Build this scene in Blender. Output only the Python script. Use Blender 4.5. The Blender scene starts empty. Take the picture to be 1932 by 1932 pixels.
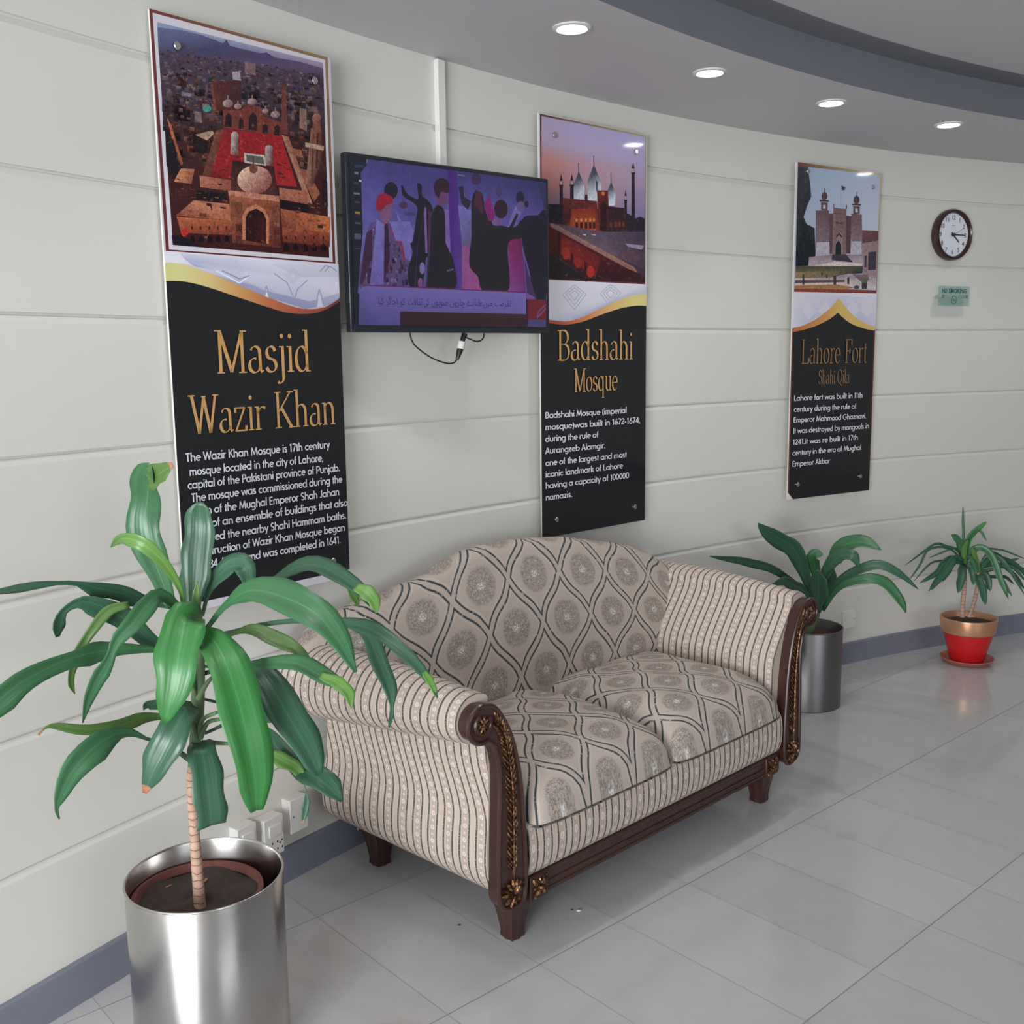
import bpy, bmesh, math, random
from math import sin, cos, pi, radians as R, sqrt
from mathutils import Vector as V, Matrix
random.seed(7)
scene = bpy.context.scene
col = scene.collection

# ------------------------------------------------------------------ camera
F_PX, PITCH, ROLL, CAM_Z = 1943.36, 0.14935, -0.012709, 1.6114
CAM = V((0, 0, CAM_Z))
cr, sr, cp, sp = cos(ROLL), sin(ROLL), cos(PITCH), sin(PITCH)
RIGHT = V((cr, sr*sp, sr*cp)); UP = V((-sr, cr*sp, cr*cp)); FWD = V((0, cp, -sp))
cam = bpy.data.cameras.new('camera'); cam.sensor_width = 36; cam.lens = 36*F_PX/1932; cam.clip_start = .01
camo = bpy.data.objects.new('camera', cam); col.objects.link(camo)
camo.matrix_world = Matrix(((RIGHT.x, UP.x, -FWD.x, 0), (RIGHT.y, UP.y, -FWD.y, 0), (RIGHT.z, UP.z, -FWD.z, CAM_Z), (0, 0, 0, 1)))
scene.camera = camo
vs = scene.view_settings
vs.view_transform = 'Standard'; vs.look = 'None'; vs.gamma = 1; vs.exposure = 0.0; vs.use_curve_mapping = False
scene.cycles.max_bounces = 10; scene.cycles.diffuse_bounces = 5

# ------------------------------------------------------------------ world and daylight
world = bpy.data.worlds.new('sky'); scene.world = world; world.use_nodes = True
world.node_tree.nodes['Background'].inputs[0].default_value = (.62, .72, .86, 1)
world.node_tree.nodes['Background'].inputs[1].default_value = 1.2
# the curved room: centre and radius of the long wall
CX, CY, RW = 5.6959, -1.6620, 7.9418
def wp(phi, off=0.0, z=0.0):
    a = R(phi); return V((CX+(RW-off)*cos(a), CY+(RW-off)*sin(a), z))
PH0, PH1 = 48, 163                              # ends of the curved wall
YB_, XL, XR = -3.2, -5.2, wp(PH0).x             # back wall and the two ends of the hall
WIN_AND_FILL = [(-3.75, -.95, .15, 2.40, 365), (2.4, 6.4, .9, 2.30, 62)]                  # back wall openings: daylight, then a second one added as fill; x range, heights
def area(name, loc, d, sx, sy, power, colr):
    l = bpy.data.lights.new(name, 'AREA'); l.shape = 'RECTANGLE'; l.size = sx; l.size_y = sy
    l.energy = power; l.color = colr
    o = bpy.data.objects.new(name, l); col.objects.link(o); o.location = loc
    o.rotation_euler = d.to_track_quat('-Z', 'Y').to_euler(); return o
for a, b, z0, z1, pw in WIN_AND_FILL:
    area('window_and_fill_light', V(((a+b)/2, YB_-.02, (z0+z1)/2)), V((0, 1, 0)), b-a-.1, z1-z0-.1, pw, (.94, .97, 1))

# ------------------------------------------------------------------ node helpers
def lin(c):
    c = c/255; return c/12.92 if c <= .04045 else ((c+.055)/1.055)**2.4
def rgb(r, g, b, k=1.0): return (lin(r)*k, lin(g)*k, lin(b)*k, 1)
class S:
    def __init__(s, nt, so): s.nt, s.so = nt, so
    def op(s, o, b=None, c=None): return mth(s.nt, o, s, b, c)
    def __add__(s, b): return s.op('ADD', b)
    def __radd__(s, b): return s.op('ADD', b)
    def __sub__(s, b): return s.op('SUBTRACT', b)
    def __rsub__(s, b): return mth(s.nt, 'SUBTRACT', b, s)
    def __mul__(s, b): return s.op('MULTIPLY', b)
    def __rmul__(s, b): return s.op('MULTIPLY', b)
    def __truediv__(s, b): return s.op('DIVIDE', b)
def put(nt, inp, v):
    if isinstance(v, S): nt.links.new(v.so, inp)
    elif v is not None: inp.default_value = v
def mth(nt, o, a, b=None, c=None):
    n = nt.nodes.new('ShaderNodeMath'); n.operation = o
    for i, v in enumerate((a, b, c)): put(nt, n.inputs[i], v)
    return S(nt, n.outputs[0])
def less(a, b): return a.op('LESS_THAN', b)
def sstep(x, a, b):
    n = x.nt.nodes.new('ShaderNodeMapRange'); n.interpolation_type = 'SMOOTHSTEP'
    put(x.nt, n.inputs[0], x); n.inputs[1].default_value = a; n.inputs[2].default_value = b
    return S(x.nt, n.outputs[0])
def mix(nt, f, a, b):
    n = nt.nodes.new('ShaderNodeMix'); n.data_type = 'RGBA'
    put(nt, n.inputs[0], f); put(nt, n.inputs[6], a); put(nt, n.inputs[7], b); return S(nt, n.outputs[2])
def noise(nt, vec, scale, detail=2, rough=.5):
    n = nt.nodes.new('ShaderNodeTexNoise'); n.inputs['Scale'].default_value = scale
    n.inputs['Detail'].default_value = detail; n.inputs['Roughness'].default_value = rough
    if vec is not None: nt.links.new(vec.so, n.inputs['Vector'])
    return S(nt, n.outputs['Fac'])
def voronoi(nt, vec, scale):
    n = nt.nodes.new('ShaderNodeTexVoronoi'); n.inputs['Scale'].default_value = scale
    if vec is not None: nt.links.new(vec.so, n.inputs['Vector'])
    return S(nt, n.outputs['Distance'])
def coords(nt, kind='Object'):
    n = nt.nodes.new('ShaderNodeTexCoord'); return S(nt, n.outputs[kind])
def geo(nt): return S(nt, nt.nodes.new('ShaderNodeNewGeometry').outputs['Position'])
def sep(v):
    n = v.nt.nodes.new('ShaderNodeSeparateXYZ'); v.nt.links.new(v.so, n.inputs[0])
    return [S(v.nt, o) for o in n.outputs]
def comb(nt, x, y, z=0.0):
    n = nt.nodes.new('ShaderNodeCombineXYZ')
    for i, q in enumerate((x, y, z)): put(nt, n.inputs[i], q)
    return S(nt, n.outputs[0])
def bump(nt, h, strength=.3, dist=.002):
    n = nt.nodes.new('ShaderNodeBump'); n.inputs['Strength'].default_value = strength; n.inputs['Distance'].default_value = dist
    nt.links.new(h.so, n.inputs['Height']); return S(nt, n.outputs[0])
def mat(name, c=(.5, .5, .5, 1), rough=.5, metal=0.0, spec=.5, **kw):
    m = bpy.data.materials.new(name); m.use_nodes = True; nt = m.node_tree
    b = nt.nodes['Principled BSDF']
    put(nt, b.inputs['Base Color'], c); put(nt, b.inputs['Roughness'], rough); put(nt, b.inputs['Metallic'], metal)
    b.inputs['Specular IOR Level'].default_value = spec
    for k, v in kw.items(): put(nt, b.inputs[k.replace('_', ' ')], v)
    return m, nt, b
def setc(nt, b, c=None, rough=None, normal=None):
    if c is not None: put(nt, b.inputs['Base Color'], c)
    if rough is not None: put(nt, b.inputs['Roughness'], rough)
    if normal is not None: put(nt, b.inputs['Normal'], normal)
M = {}
def simple(key, c, rough=.5, metal=0., spec=.5, var=.12, scale=30, **kw):
    m, nt, b = mat(key, c, rough, metal, spec, **kw)
    if var:
        n = noise(nt, coords(nt), scale, 4, .6)
        setc(nt, b, mix(nt, n, tuple(x*(1-var) for x in c[:3])+(1,), tuple(min(1, x*(1+var)) for x in c[:3])+(1,)))
    M[key] = m; return m, nt, b

# ------------------------------------------------------------------ materials
m, nt, b = simple('wall_paint', rgb(214, 210, 198), .55, var=0)
g = geo(nt); n1 = noise(nt, g, 1.3, 3); n2 = noise(nt, g, 90, 2)
c = mix(nt, n1, rgb(210, 208, 200), rgb(216, 214, 207))
z = sep(g)[2]
scuff = (less(z, .42))*(sstep(noise(nt, g, 22, 5, .7), .62, .75))*.35
setc(nt, b, mix(nt, scuff, c, rgb(226, 224, 216)), normal=bump(nt, n2, .05, .001))
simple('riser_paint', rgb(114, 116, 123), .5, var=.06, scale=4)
simple('ceiling_paint', rgb(196, 193, 196), .6, var=.02, scale=2)
simple('grey_paint', rgb(118, 121, 135), .5, var=.06, scale=4)
simple('plain_wall', rgb(222, 219, 212), .6, var=.03, scale=1)
# floor tiles
m, nt, b = mat('floor_tiles', rough=.12, spec=.5); M['floor_tiles'] = m
g = geo(nt); x, y, z = sep(g); t0 = R(41.6)
s = (x*cos(t0)+y*sin(t0)-1.424)/.3135; w = (y*cos(t0)-x*sin(t0)-1.868)/.615
fs, fw = s.op('FLOOR'), w.op('FLOOR')
ds = (s-fs-.5).op('ABSOLUTE'); dw = (w-fw-.5).op('ABSOLUTE')
line = mth(nt, 'MAXIMUM', ds.op('GREATER_THAN', .4945)*.6, dw.op('GREATER_THAN', .4968)*.95)
wn = nt.nodes.new('ShaderNodeTexWhiteNoise'); wn.noise_dimensions = '2D'
nt.links.new(comb(nt, fs, fw).so, wn.inputs['Vector']); tone = S(nt, wn.outputs['Value'])
n1 = noise(nt, g, 1.1, 4, .6); n2 = noise(nt, g, 14, 5, .65); n3 = noise(nt, g, 160, 2)
bright = .80+tone*.08+n1*.16+n2*.12+n3*.05
base = mix(nt, n1, rgb(182, 183, 185), rgb(183, 181, 180))
vm = nt.nodes.new('ShaderNodeVectorMath'); vm.operation = 'SCALE'; nt.links.new(base.so, vm.inputs[0]); nt.links.new(bright.so, vm.inputs['Scale'])
base = S(nt, vm.outputs[0])
# dried drip ring from an overwatered planter
dx, dy = x-(-.30), y-2.17
rr = (dx*dx+dy*dy).op('SQRT')+(noise(nt, g, 9, 3)-.5)*.06
ring = (sstep((rr-.13).op('ABSOLUTE'), .045, .0))*(sstep(noise(nt, g, 16, 3), .35, .6))*.5
base = mix(nt, ring, base, rgb(176, 150, 122))
setc(nt, b, mix(nt, line*.55, base, rgb(70, 68, 66)), rough=.075+n2*.07+line*.3)
# sofa fabrics, in metres of UV
def uvs(nt):
    n = nt.nodes.new('ShaderNodeUVMap'); n.uv_map = 'UVMap'; u = S(nt, n.outputs[0]); return u, sep(u)
m, nt, b = mat('striped_fabric', rough=.6, spec=.35); M['striped_fabric'] = m
u, (ux, uy, _) = uvs(nt)
PER = .058
p = ux/PER; fp = (p-p.op('FLOOR'))*PER               # 0..PER
wide = less(fp, .034)
brk = noise(nt, u, 260, 1)
def at_line(c0, hw): return less((fp-c0).op('ABSOLUTE'), hw)
dark = mth(nt, 'MAXIMUM', at_line(.0028, .0032), at_line(.0350, .0029))*sstep(brk, .28, .42)
pale = mth(nt, 'MAXIMUM', at_line(.0070, .0012), at_line(.0285, .0012))
pale = mth(nt, 'MAXIMUM', pale, at_line(.040, .0010)); pale = mth(nt, 'MAXIMUM', pale, at_line(.053, .0010))
vp = uy/.040; fv = (vp-vp.op('FLOOR')-.5)*.040
du = fp-.0180
rd = (du*du+fv*fv).op('SQRT')
dot = sstep(rd, .0075, .0058)*(1-sstep(rd, .0040, .0030)*.55)
sm = sstep(((du*du)+(fv.op('ABSOLUTE')-.02)*(fv.op('ABSOLUTE')-.02)).op('SQRT'), .0048, .0036)
wv = noise(nt, u, 420, 2, .7)
beige = mix(nt, wide, rgb(188, 170, 155), rgb(172, 152, 137))
beige = mix(nt, wv, beige, mix(nt, .5, beige, rgb(206, 192, 178)))
c = mix(nt, pale*.6, beige, rgb(208, 198, 192))
silver = mth(nt, 'MAXIMUM', dot, sm*.7)
c = mix(nt, silver*.7, c, rgb(226, 220, 220))
c = mix(nt, dark*.92, c, rgb(64, 64, 62))
setc(nt, b, c, rough=.58-silver*.25-pale*.1, normal=bump(nt, wv+silver*.6-dark, .3, .001))
m, nt, b = mat('ogee_fabric', rough=.65, spec=.3); M['ogee_fabric'] = m
u, (ux, uy, _) = uvs(nt)
W_, H_ = .124, .172
a = ux/W_; q = uy/H_
wob = (noise(nt, u, 8, 1)-.5)*.08
A0 = (a+q)*.5+wob; B0_ = (a-q)*.5+wob
A1 = A0+(B0_*2*pi).op('SINE')*.032; B1_ = B0_+(A0*2*pi).op('SINE')*.032
fa = A1-A1.op('FLOOR')-.5; fb = B1_-B1_.op('FLOOR')-.5
da = fa.op('ABSOLUTE'); db = fb.op('ABSOLUTE'); ed = .5-mth(nt, 'MAXIMUM', da, db)   # 0 at the lattice, .5 at the cell centre
brk = noise(nt, u, 60, 2)
dk = sstep(ed, .040, .047)*sstep(ed, .080, .072)*sstep(brk, .28, .42)
band = sstep(ed, .045, .038)
halo = sstep(ed, .090, .098)*sstep(ed, .120, .112)
rc = (fa*fa+fb*fb).op('SQRT')
wv = noise(nt, u, 330, 3, .7); sw = noise(nt, u, 70, 3, .75)
ell = sstep(rc, .34, .27)
flor = ell*sstep((sw-.5).op('ABSOLUTE'), .05, .02)
cen = sstep(rc, .10, .04)*sstep(noise(nt, u, 190, 2), .42, .6)
spk = ell*sstep(voronoi(nt, u, 75), .22, .1)*sstep(noise(nt, u, 25, 1), .45, .6)
c = mix(nt, wv, rgb(162, 148, 137), rgb(192, 179, 168))
c = mix(nt, band*.8, c, rgb(178, 165, 155))
c = mix(nt, halo*.5, c, rgb(198, 187, 175))
c = mix(nt, ell*.4, c, rgb(148, 139, 130))
c = mix(nt, flor*.75, c, rgb(104, 97, 90))
lite = mth(nt, 'MAXIMUM', cen, spk*.8)
c = mix(nt, lite*.85, c, rgb(222, 222, 220))
c = mix(nt, dk, c, rgb(52, 64, 68))
setc(nt, b, c, rough=.66-lite*.25, normal=bump(nt, wv*.6+flor*.8-dk, .35, .0012))
# wood, gilt, metal
m, nt, b = mat('dark_wood', rough=.28, spec=.55); M['dark_wood'] = m
g = coords(nt); n1 = noise(nt, g, 35, 4, .6)
setc(nt, b, mix(nt, n1, rgb(44, 26, 22), rgb(72, 42, 36)), rough=.22+n1*.2)
m, nt, b = mat('gilt', rough=.38, metal=.75); M['gilt'] = m
n1 = noise(nt, coords(nt), 120, 3, .6)
setc(nt, b, mix(nt, sstep(n1, .45, .72), rgb(70, 42, 30), rgb(196, 148, 100)))
m, nt, b = mat('brushed_steel', rgb(176, 174, 172), .26, 1.0); M['brushed_steel'] = m
g = coords(nt); gx, gy, gz = sep(g)
br = noise(nt, comb(nt, gx*40, gy*40, gz*900), 1, 2); cl = noise(nt, g, 9, 4, .6)
sp_ = sstep(noise(nt, g, 55, 2), .74, .78)
setc(nt, b, mix(nt, cl, rgb(180, 178, 175), rgb(198, 195, 192)), rough=.19+cl*.10+sp_*.2, normal=bump(nt, br, .05, .0005))
simple('shaded_steel', rgb(128, 127, 128), .38, 1.0, var=.06, scale=8)  # same steel, darkened to stand in for the dim room it reflects
simple('chrome', rgb(210, 210, 210), .18, 1.0, var=0)
# plants and pots
def leafmat(key, c0, c1, rough=.33):
    m, nt, b = mat(key, rough=rough, spec=.5); M[key] = m
    u, (ux, uy, _) = uvs(nt)
    st = noise(nt, comb(nt, ux*60, uy*2.2), 1, 3, .55)
    vein = sstep((ux-.5).op('ABSOLUTE'), .035, .01)
    big = noise(nt, coords(nt), 7, 2)
    c = mix(nt, st*.6+big*.4, c0, c1)
    c = mix(nt, vein*.35, c, tuple(min(1, x*1.7) for x in c1[:3])+(1,))
    setc(nt, b, c, normal=bump(nt, (ux*2*pi*9).op('SINE')*.4+st, .25, .0008))
    b.inputs['Subsurface Weight'].default_value = .0
leafmat('leaf_dark', rgb(38, 72, 54), rgb(64, 108, 80))
leafmat('leaf_mid', rgb(40, 86, 54), rgb(70, 122, 78))
leafmat('leaf_bright', rgb(36, 96, 42), rgb(66, 134, 68))
leafmat('leaf_light', rgb(76, 118, 50), rgb(108, 150, 76))
leafmat('leaf_olive', rgb(62, 96, 46), rgb(96, 128, 64))
simple('dry_leaf', rgb(160, 112, 84), .7, var=.25, scale=80)
m, nt, b = mat('bark', rough=.75); M['bark'] = m
g = coords(nt); z = sep(g)[2]; n1 = noise(nt, g, 60, 4)
bands = sstep(((z*55+n1*.8).op('FRACT')-.5).op('ABSOLUTE'), .40, .48)
setc(nt, b, mix(nt, bands*.8, mix(nt, n1, rgb(206, 176, 156), rgb(160, 118, 94)), rgb(104, 74, 58)), normal=bump(nt, bands, .5, .002))
simple('stem_green', rgb(96, 122, 84), .5, var=.3, scale=40)
m, nt, b = simple('soil', rgb(70, 58, 52), .95, var=.45, scale=60)
setc(nt, b, normal=bump(nt, noise(nt, coords(nt), 90, 5, .7), .8, .006))
simple('terracotta', rgb(118, 70, 62), .8, var=.2, scale=25)
simple('red_paint', rgb(196, 22, 26), .38, var=.06, scale=12)
simple('gold_paint', rgb(196, 146, 112), .36, .55, var=.15, scale=20)
simple('clay_saucer', rgb(178, 108, 92), .6, var=.12, scale=20)
# small fittings
simple('white_plastic', rgb(222, 220, 214), .4, var=.02)
simple('black_plastic', rgb(28, 28, 32), .35, var=.1, scale=8)
simple('bezel', rgb(36, 38, 46), .25, var=.05, scale=8)
simple('socket_hole', rgb(30, 28, 28), .6, var=0)
simple('board_edge', rgb(216, 212, 206), .35, var=.02)
simple('gold_letter', rgb(194, 148, 94), .45, var=.12, scale=60)
simple('bronze_letter', rgb(140, 108, 74), .45, var=.12, scale=60)
simple('white_letter', rgb(216, 216, 224), .5, var=0)
simple('clock_rim', rgb(58, 32, 32), .18, var=.1, scale=10)
simple('clock_face', rgb(222, 224, 232), .4, var=0)
simple('clock_ink', rgb(48, 50, 58), .5, var=0)
simple('sign_ink', rgb(44, 78, 78), .4, var=0)
simple('grey_ink', rgb(92, 112, 110), .4, var=0)
m, nt, b = mat('sea_green_acrylic', rgb(206, 232, 226), .08, **{'Transmission_Weight': .85}); b.inputs['IOR'].default_value = 1.2; M['sea_green_acrylic'] = m
m, nt, b = mat('printed_sheet', rough=.07, spec=.5); M['printed_sheet'] = m
at_ = nt.nodes.new('ShaderNodeVertexColor'); at_.layer_name = 'Col'
tx = S(nt, at_.outputs[1]); o_ = coords(nt)
n1 = noise(nt, o_, 150, 5, .75); n2 = noise(nt, o_, 45, 4, .7); n3 = noise(nt, o_, 70, 4, .7)
vm = nt.nodes.new('ShaderNodeVectorMath'); vm.operation = 'SCALE'; nt.links.new(at_.outputs[0], vm.inputs[0])
put(nt, vm.inputs['Scale'], 1+tx*((n1-.5)*2.6+(n2-.5)*1.6))
tint = mix(nt, tx*sstep(n3, .52, .70)*.45, S(nt, vm.outputs[0]), rgb(56, 28, 34))
tint = mix(nt, tx*sstep(n2, .58, .74)*.30, tint, rgb(196, 150, 120))
setc(nt, b, tint)
m, nt, b = mat('lit_screen', (.01, .01, .012, 1), .12, spec=.5); M['lit_screen'] = m
at_ = nt.nodes.new('ShaderNodeVertexColor'); at_.layer_name = 'Col'
n1 = noise(nt, coords(nt), 26, 4, .65); n2 = noise(nt, coords(nt), 170, 2, .5)
vm = nt.nodes.new('ShaderNodeVectorMath'); vm.operation = 'SCALE'; nt.links.new(at_.outputs[0], vm.inputs[0]); put(nt, vm.inputs['Scale'], .95+S(nt, at_.outputs[1])*((n1-.5)*.9+(n2-.5)*.6))
nt.links.new(vm.outputs[0], b.inputs['Emission Color']); b.inputs['Emission Strength'].default_value = .92
m, nt, b = mat('lamp_lens', (1, 1, 1, 1), .4); M['lamp_lens'] = m
b.inputs['Emission Color'].default_value = (.95, .98, 1, 1); b.inputs['Emission Strength'].default_value = 30

# ------------------------------------------------------------------ mesh helpers
class MB:
    """collects vertices and faces of one part"""
    def __init__(s): s.v, s.f, s.uv, s.c, s.mi = [], [], [], [], []
    def face(s, pts, uv=None, c=None, mi=0):
        i = len(s.v); s.v += [tuple(p) for p in pts]; s.f.append(list(range(i, i+len(pts))))
        s.uv.append(uv or [(0, 0)]*len(pts)); s.c.append(c or [(1, 1, 1, 1)]*len(pts)); s.mi.append(mi)
    def idx(s, verts, faces, uvf=None, mi=0):
        i = len(s.v); s.v += [tuple(p) for p in verts]
        for f in faces:
            s.f.append([k+i for k in f]); s.uv.append([uvf(k) if uvf else (0, 0) for k in f]); s.c.append([(1, 1, 1, 1)]*len(f)); s.mi.append(mi)
    def grid(s, nu, nv, fn, uv=None, closeu=False, mi=0):
        vs_ = [fn(i/(nu if closeu else nu-1), j/(nv-1)) for j in range(nv) for i in range(nu)]
        fs = []; n0 = len(s.v); s.v += [tuple(p) for p in vs_]
        for j in range(nv-1):
            for i in range(nu if closeu else nu-1):
                i2 = (i+1) % nu
                q = [(i, j), (i2, j), (i2, j+1), (i, j+1)]
                s.f.append([n0+b*nu+a for a, b in q])
                if uv:
                    den = nu if closeu else nu-1
                    qq = [(i, j), (i+1, j), (i+1, j+1), (i, j+1)]
                    s.uv.append([uv(a/den, b/(nv-1)) for a, b in qq])
                else: s.uv.append([(0, 0)]*4)
                s.c.append([(1, 1, 1, 1)]*4); s.mi.append(mi)
    def box(s, x0, x1, y0, y1, z0, z1, mi=0):
        vv = [(x, y, z) for z in (z0, z1) for y in (y0, y1) for x in (x0, x1)]
        s.idx(vv, [(0, 2, 3, 1), (4, 5, 7, 6), (0, 1, 5, 4), (2, 6, 7, 3), (0, 4, 6, 2), (1, 3, 7, 5)], mi=mi)
    def tube(s, pts, rad, n=10, cap=True):
        pts = [V(p) for p in pts]
        if not hasattr(rad, '__len__'): rad = [rad]*len(pts)
        ref = V((0, 0, 1)); rings = []
        for i, p in enumerate(pts):
            t = (pts[min(i+1, len(pts)-1)]-pts[max(i-1, 0)]).normalized()
            if i == 0:
                r0 = V((0, 0, 1)) if abs(t.z) < .9 else V((1, 0, 0))
                ref = (r0-t*r0.dot(t)).normalized()
            else: ref = (ref-t*ref.dot(t)).normalized()
            b_ = t.cross(ref)
            rings.append([p+(ref*cos(2*pi*k/n)+b_*sin(2*pi*k/n))*rad[i] for k in range(n)])
        vv = [q for r in rings for q in r]
        fs = [(i*n+k, i*n+(k+1) % n, (i+1)*n+(k+1) % n, (i+1)*n+k) for i in range(len(pts)-1) for k in range(n)]
        if cap: fs += [tuple(range(n))[::-1], tuple((len(pts)-1)*n+k for k in range(n))]
        L = [0]
        for i in range(1, len(pts)): L.append(L[-1]+(pts[i]-pts[i-1]).length)
        s.idx(vv, fs, lambda k: ((k % n)/n, L[k//n]))
    def lathe(s, prof, n=48, c=(0, 0), mi=0):
        vv = [(c[0]+r*cos(2*pi*k/n), c[1]+r*sin(2*pi*k/n), z) for r, z in prof for k in range(n)]
        fs = [(i*n+k, i*n+(k+1) % n, (i+1)*n+(k+1) % n, (i+1)*n+k) for i in range(len(prof)-1) for k in range(n)]
        s.idx(vv, fs, mi=mi)
    def prism(s, poly, y0, y1, mi=0):
        """outline in x, z pushed from y0 (front) to y1"""
        n = len(poly)
        vv = [(x, y0, z) for x, z in poly]+[(x, y1, z) for x, z in poly]
        s.idx(vv, [tuple(range(n)), tuple(range(2*n-1, n-1, -1))]+[(k, k+n, (k+1) % n+n, (k+1) % n) for k in range(n)], mi=mi)
    def ball(s, c, rx, ry, rz, axis=None, n=8, m_=6):
        c = V(c); Q = axis.to_track_quat('X', 'Z').to_matrix() if axis is not None else Matrix.Identity(3)
        def fn(a, b): 
            th = 2*pi*a; ph = pi*b
            return c+Q @ V((-rx*cos(ph), ry*sin(ph)*cos(th), rz*sin(ph)*sin(th)))
        s.grid(n, m_, fn, closeu=True)
    def build(s, name, m, parent=None, smooth=True, bevel=0, colour=False, autos=None):
        me = bpy.data.meshes.new(name); me.from_pydata(s.v, [], s.f)
        ul = me.uv_layers.new(name='UVMap'); k = 0
        flat = [w for f in s.uv for w in f]
        ul.data.foreach_set('uv', [q for w in flat for q in w])
        if colour:
            ca = me.color_attributes.new('Col', 'FLOAT_COLOR', 'CORNER')
            ca.data.foreach_set('color', [q for f in s.c for w in f for q in w])
        for mm in (m if isinstance(m, (list, tuple)) else [m]): me.materials.append(M[mm])
        me.polygons.foreach_set('material_index', s.mi)
        me.polygons.foreach_set('use_smooth', [smooth]*len(s.f))
        me.update()
        if not colour:
            bm = bmesh.new(); bm.from_mesh(me); bmesh.ops.remove_doubles(bm, verts=bm.verts, dist=1e-5)
            bmesh.ops.recalc_face_normals(bm, faces=bm.faces); bm.to_mesh(me); bm.free()
        o = bpy.data.objects.new(name, me); col.objects.link(o)
        if parent: o.parent = parent
        if bevel:
            md = o.modifiers.new('bevel', 'BEVEL'); md.width = bevel; md.segments = 2; md.limit_method = 'ANGLE'; md.angle_limit = R(40)
        if smooth: me.set_sharp_from_angle(angle=R(autos or 42))
        return o
def thing(name, label, cat, loc=(0, 0, 0), rz=0.0, group=None):
    o = bpy.data.objects.new(name, None); col.objects.link(o); o.location = loc; o.rotation_euler = (0, 0, rz)
    o.empty_display_size = .1; o['label'] = label; o['category'] = cat
    if group: o['group'] = group
    return o
def tag(o, label, cat, group=None):
    o['label'] = label; o['category'] = cat
    if group: o['group'] = group
    return o
def struct(o): o['kind'] = 'structure'; return o
def crom(pts, n):
    """smooth curve of n points through pts"""
    pts = [tuple(p) for p in pts]; d = len(pts[0])
    P = [tuple(2*a-b for a, b in zip(pts[0], pts[1]))]+pts+[tuple(2*a-b for a, b in zip(pts[-1], pts[-2]))]
    out = []; k = len(pts)-1
    for i in range(n):
        t = i/(n-1)*k; j = min(int(t), k-1); f = t-j
        p0, p1, p2, p3 = P[j], P[j+1], P[j+2], P[j+3]
        out.append(tuple(.5*(2*p1[q]+(p2[q]-p0[q])*f+(2*p0[q]-5*p1[q]+4*p2[q]-p3[q])*f*f+(3*p1[q]-p0[q]-3*p2[q]+p3[q])*f**3) for q in range(d)))
    return out
def interp(tab, t):
    for (a, va), (b, vb) in zip(tab, tab[1:]):
        if t <= b: f = (t-a)/(b-a) if b > a else 0; f = max(0, f); return va+(vb-va)*f
    return tab[-1][1]
def ray(px, py):
    return (RIGHT*((px-966)/F_PX)+UP*(-(py-966)/F_PX)+FWD)
def at(px, py, Y):
    d = ray(px, py); return CAM+d*(Y/d.y)
def onwall(phi, off=0.0, z=0.0, yaw=0.0):
    """place on the curved wall: position and rotation (x right, z up, -y into the room)"""
    return wp(phi, off, z)

# ================================================================== the room
GR = [2.380, 2.052, 1.724, 1.396, 1.068, .740, .412]      # joints between the cladding boards
prof = [(2.6, 0.0)]
for g_ in GR:
    prof += [(g_+.004, 0.0), (g_+.0035, -.009), (g_-.0025, -.009), (g_-.004, -.006), (g_-.019, 0.0)]
prof += [(0.0, 0.0)]
mb = MB(); NA = 159
mb.grid(NA, len(prof), lambda a, b: wp(PH1+(PH0-PH1)*a, prof[round(b*(len(prof)-1))][1], prof[round(b*(len(prof)-1))][0]))
struct(mb.build('wall_left', 'wall_paint', autos=20))
mb = MB()
bp = [(.113, 0), (.113, .010), (.108, .013), (0, .013)]
mb.grid(NA, len(bp), lambda a, b: wp(PH1+(PH0-PH1)*a, bp[round(b*(len(bp)-1))][1], bp[round(b*(len(bp)-1))][0]))
struct(mb.build('baseboard_left', 'grey_paint', autos=30))
ringp = [wp(PH1+(PH0-PH1)*k/(NA-1), -.01) for k in range(NA)]
OUT = [(p.x, p.y) for p in ringp]+[(XR, YB_), (XL, YB_), (XL, .5)]
mb = MB(); mb.face([(x, y, 0) for x, y in OUT][::-1]); struct(mb.build('floor', 'floor_tiles', smooth=False))
# lowered ceiling ring with the lamps, its riser, the higher ceiling inside
RS, ZC, ZU = 7.21, 2.6, 2.737
mb = MB(); mb.grid(NA, 2, lambda a, b: wp(PH1+(PH0-PH1)*a, (RW-RS)*b, ZC)); struct(mb.build('ceiling', 'ceiling_paint', smooth=False))
mb = MB(); mb.grid(NA, 2, lambda a, b: wp(PH1+(PH0-PH1)*a, RW-RS, ZC+(ZU+.0-ZC)*b)); struct(mb.build('trim_1', 'riser_paint'))
mb = MB(); mb.face([(x, y, ZU) for x, y in OUT]); struct(mb.build('ceiling_upper', 'ceiling_paint', smooth=False))
mb = MB(); mb.grid(NA, 3, lambda a, b: wp(PH1+(PH0-PH1)*a, RW-RS+.12*b, ZU-.004+.003*b)); struct(mb.build('ceiling_shade_ring', 'riser_paint'))  # ring in riser paint, standing in for the shade beside the riser
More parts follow.
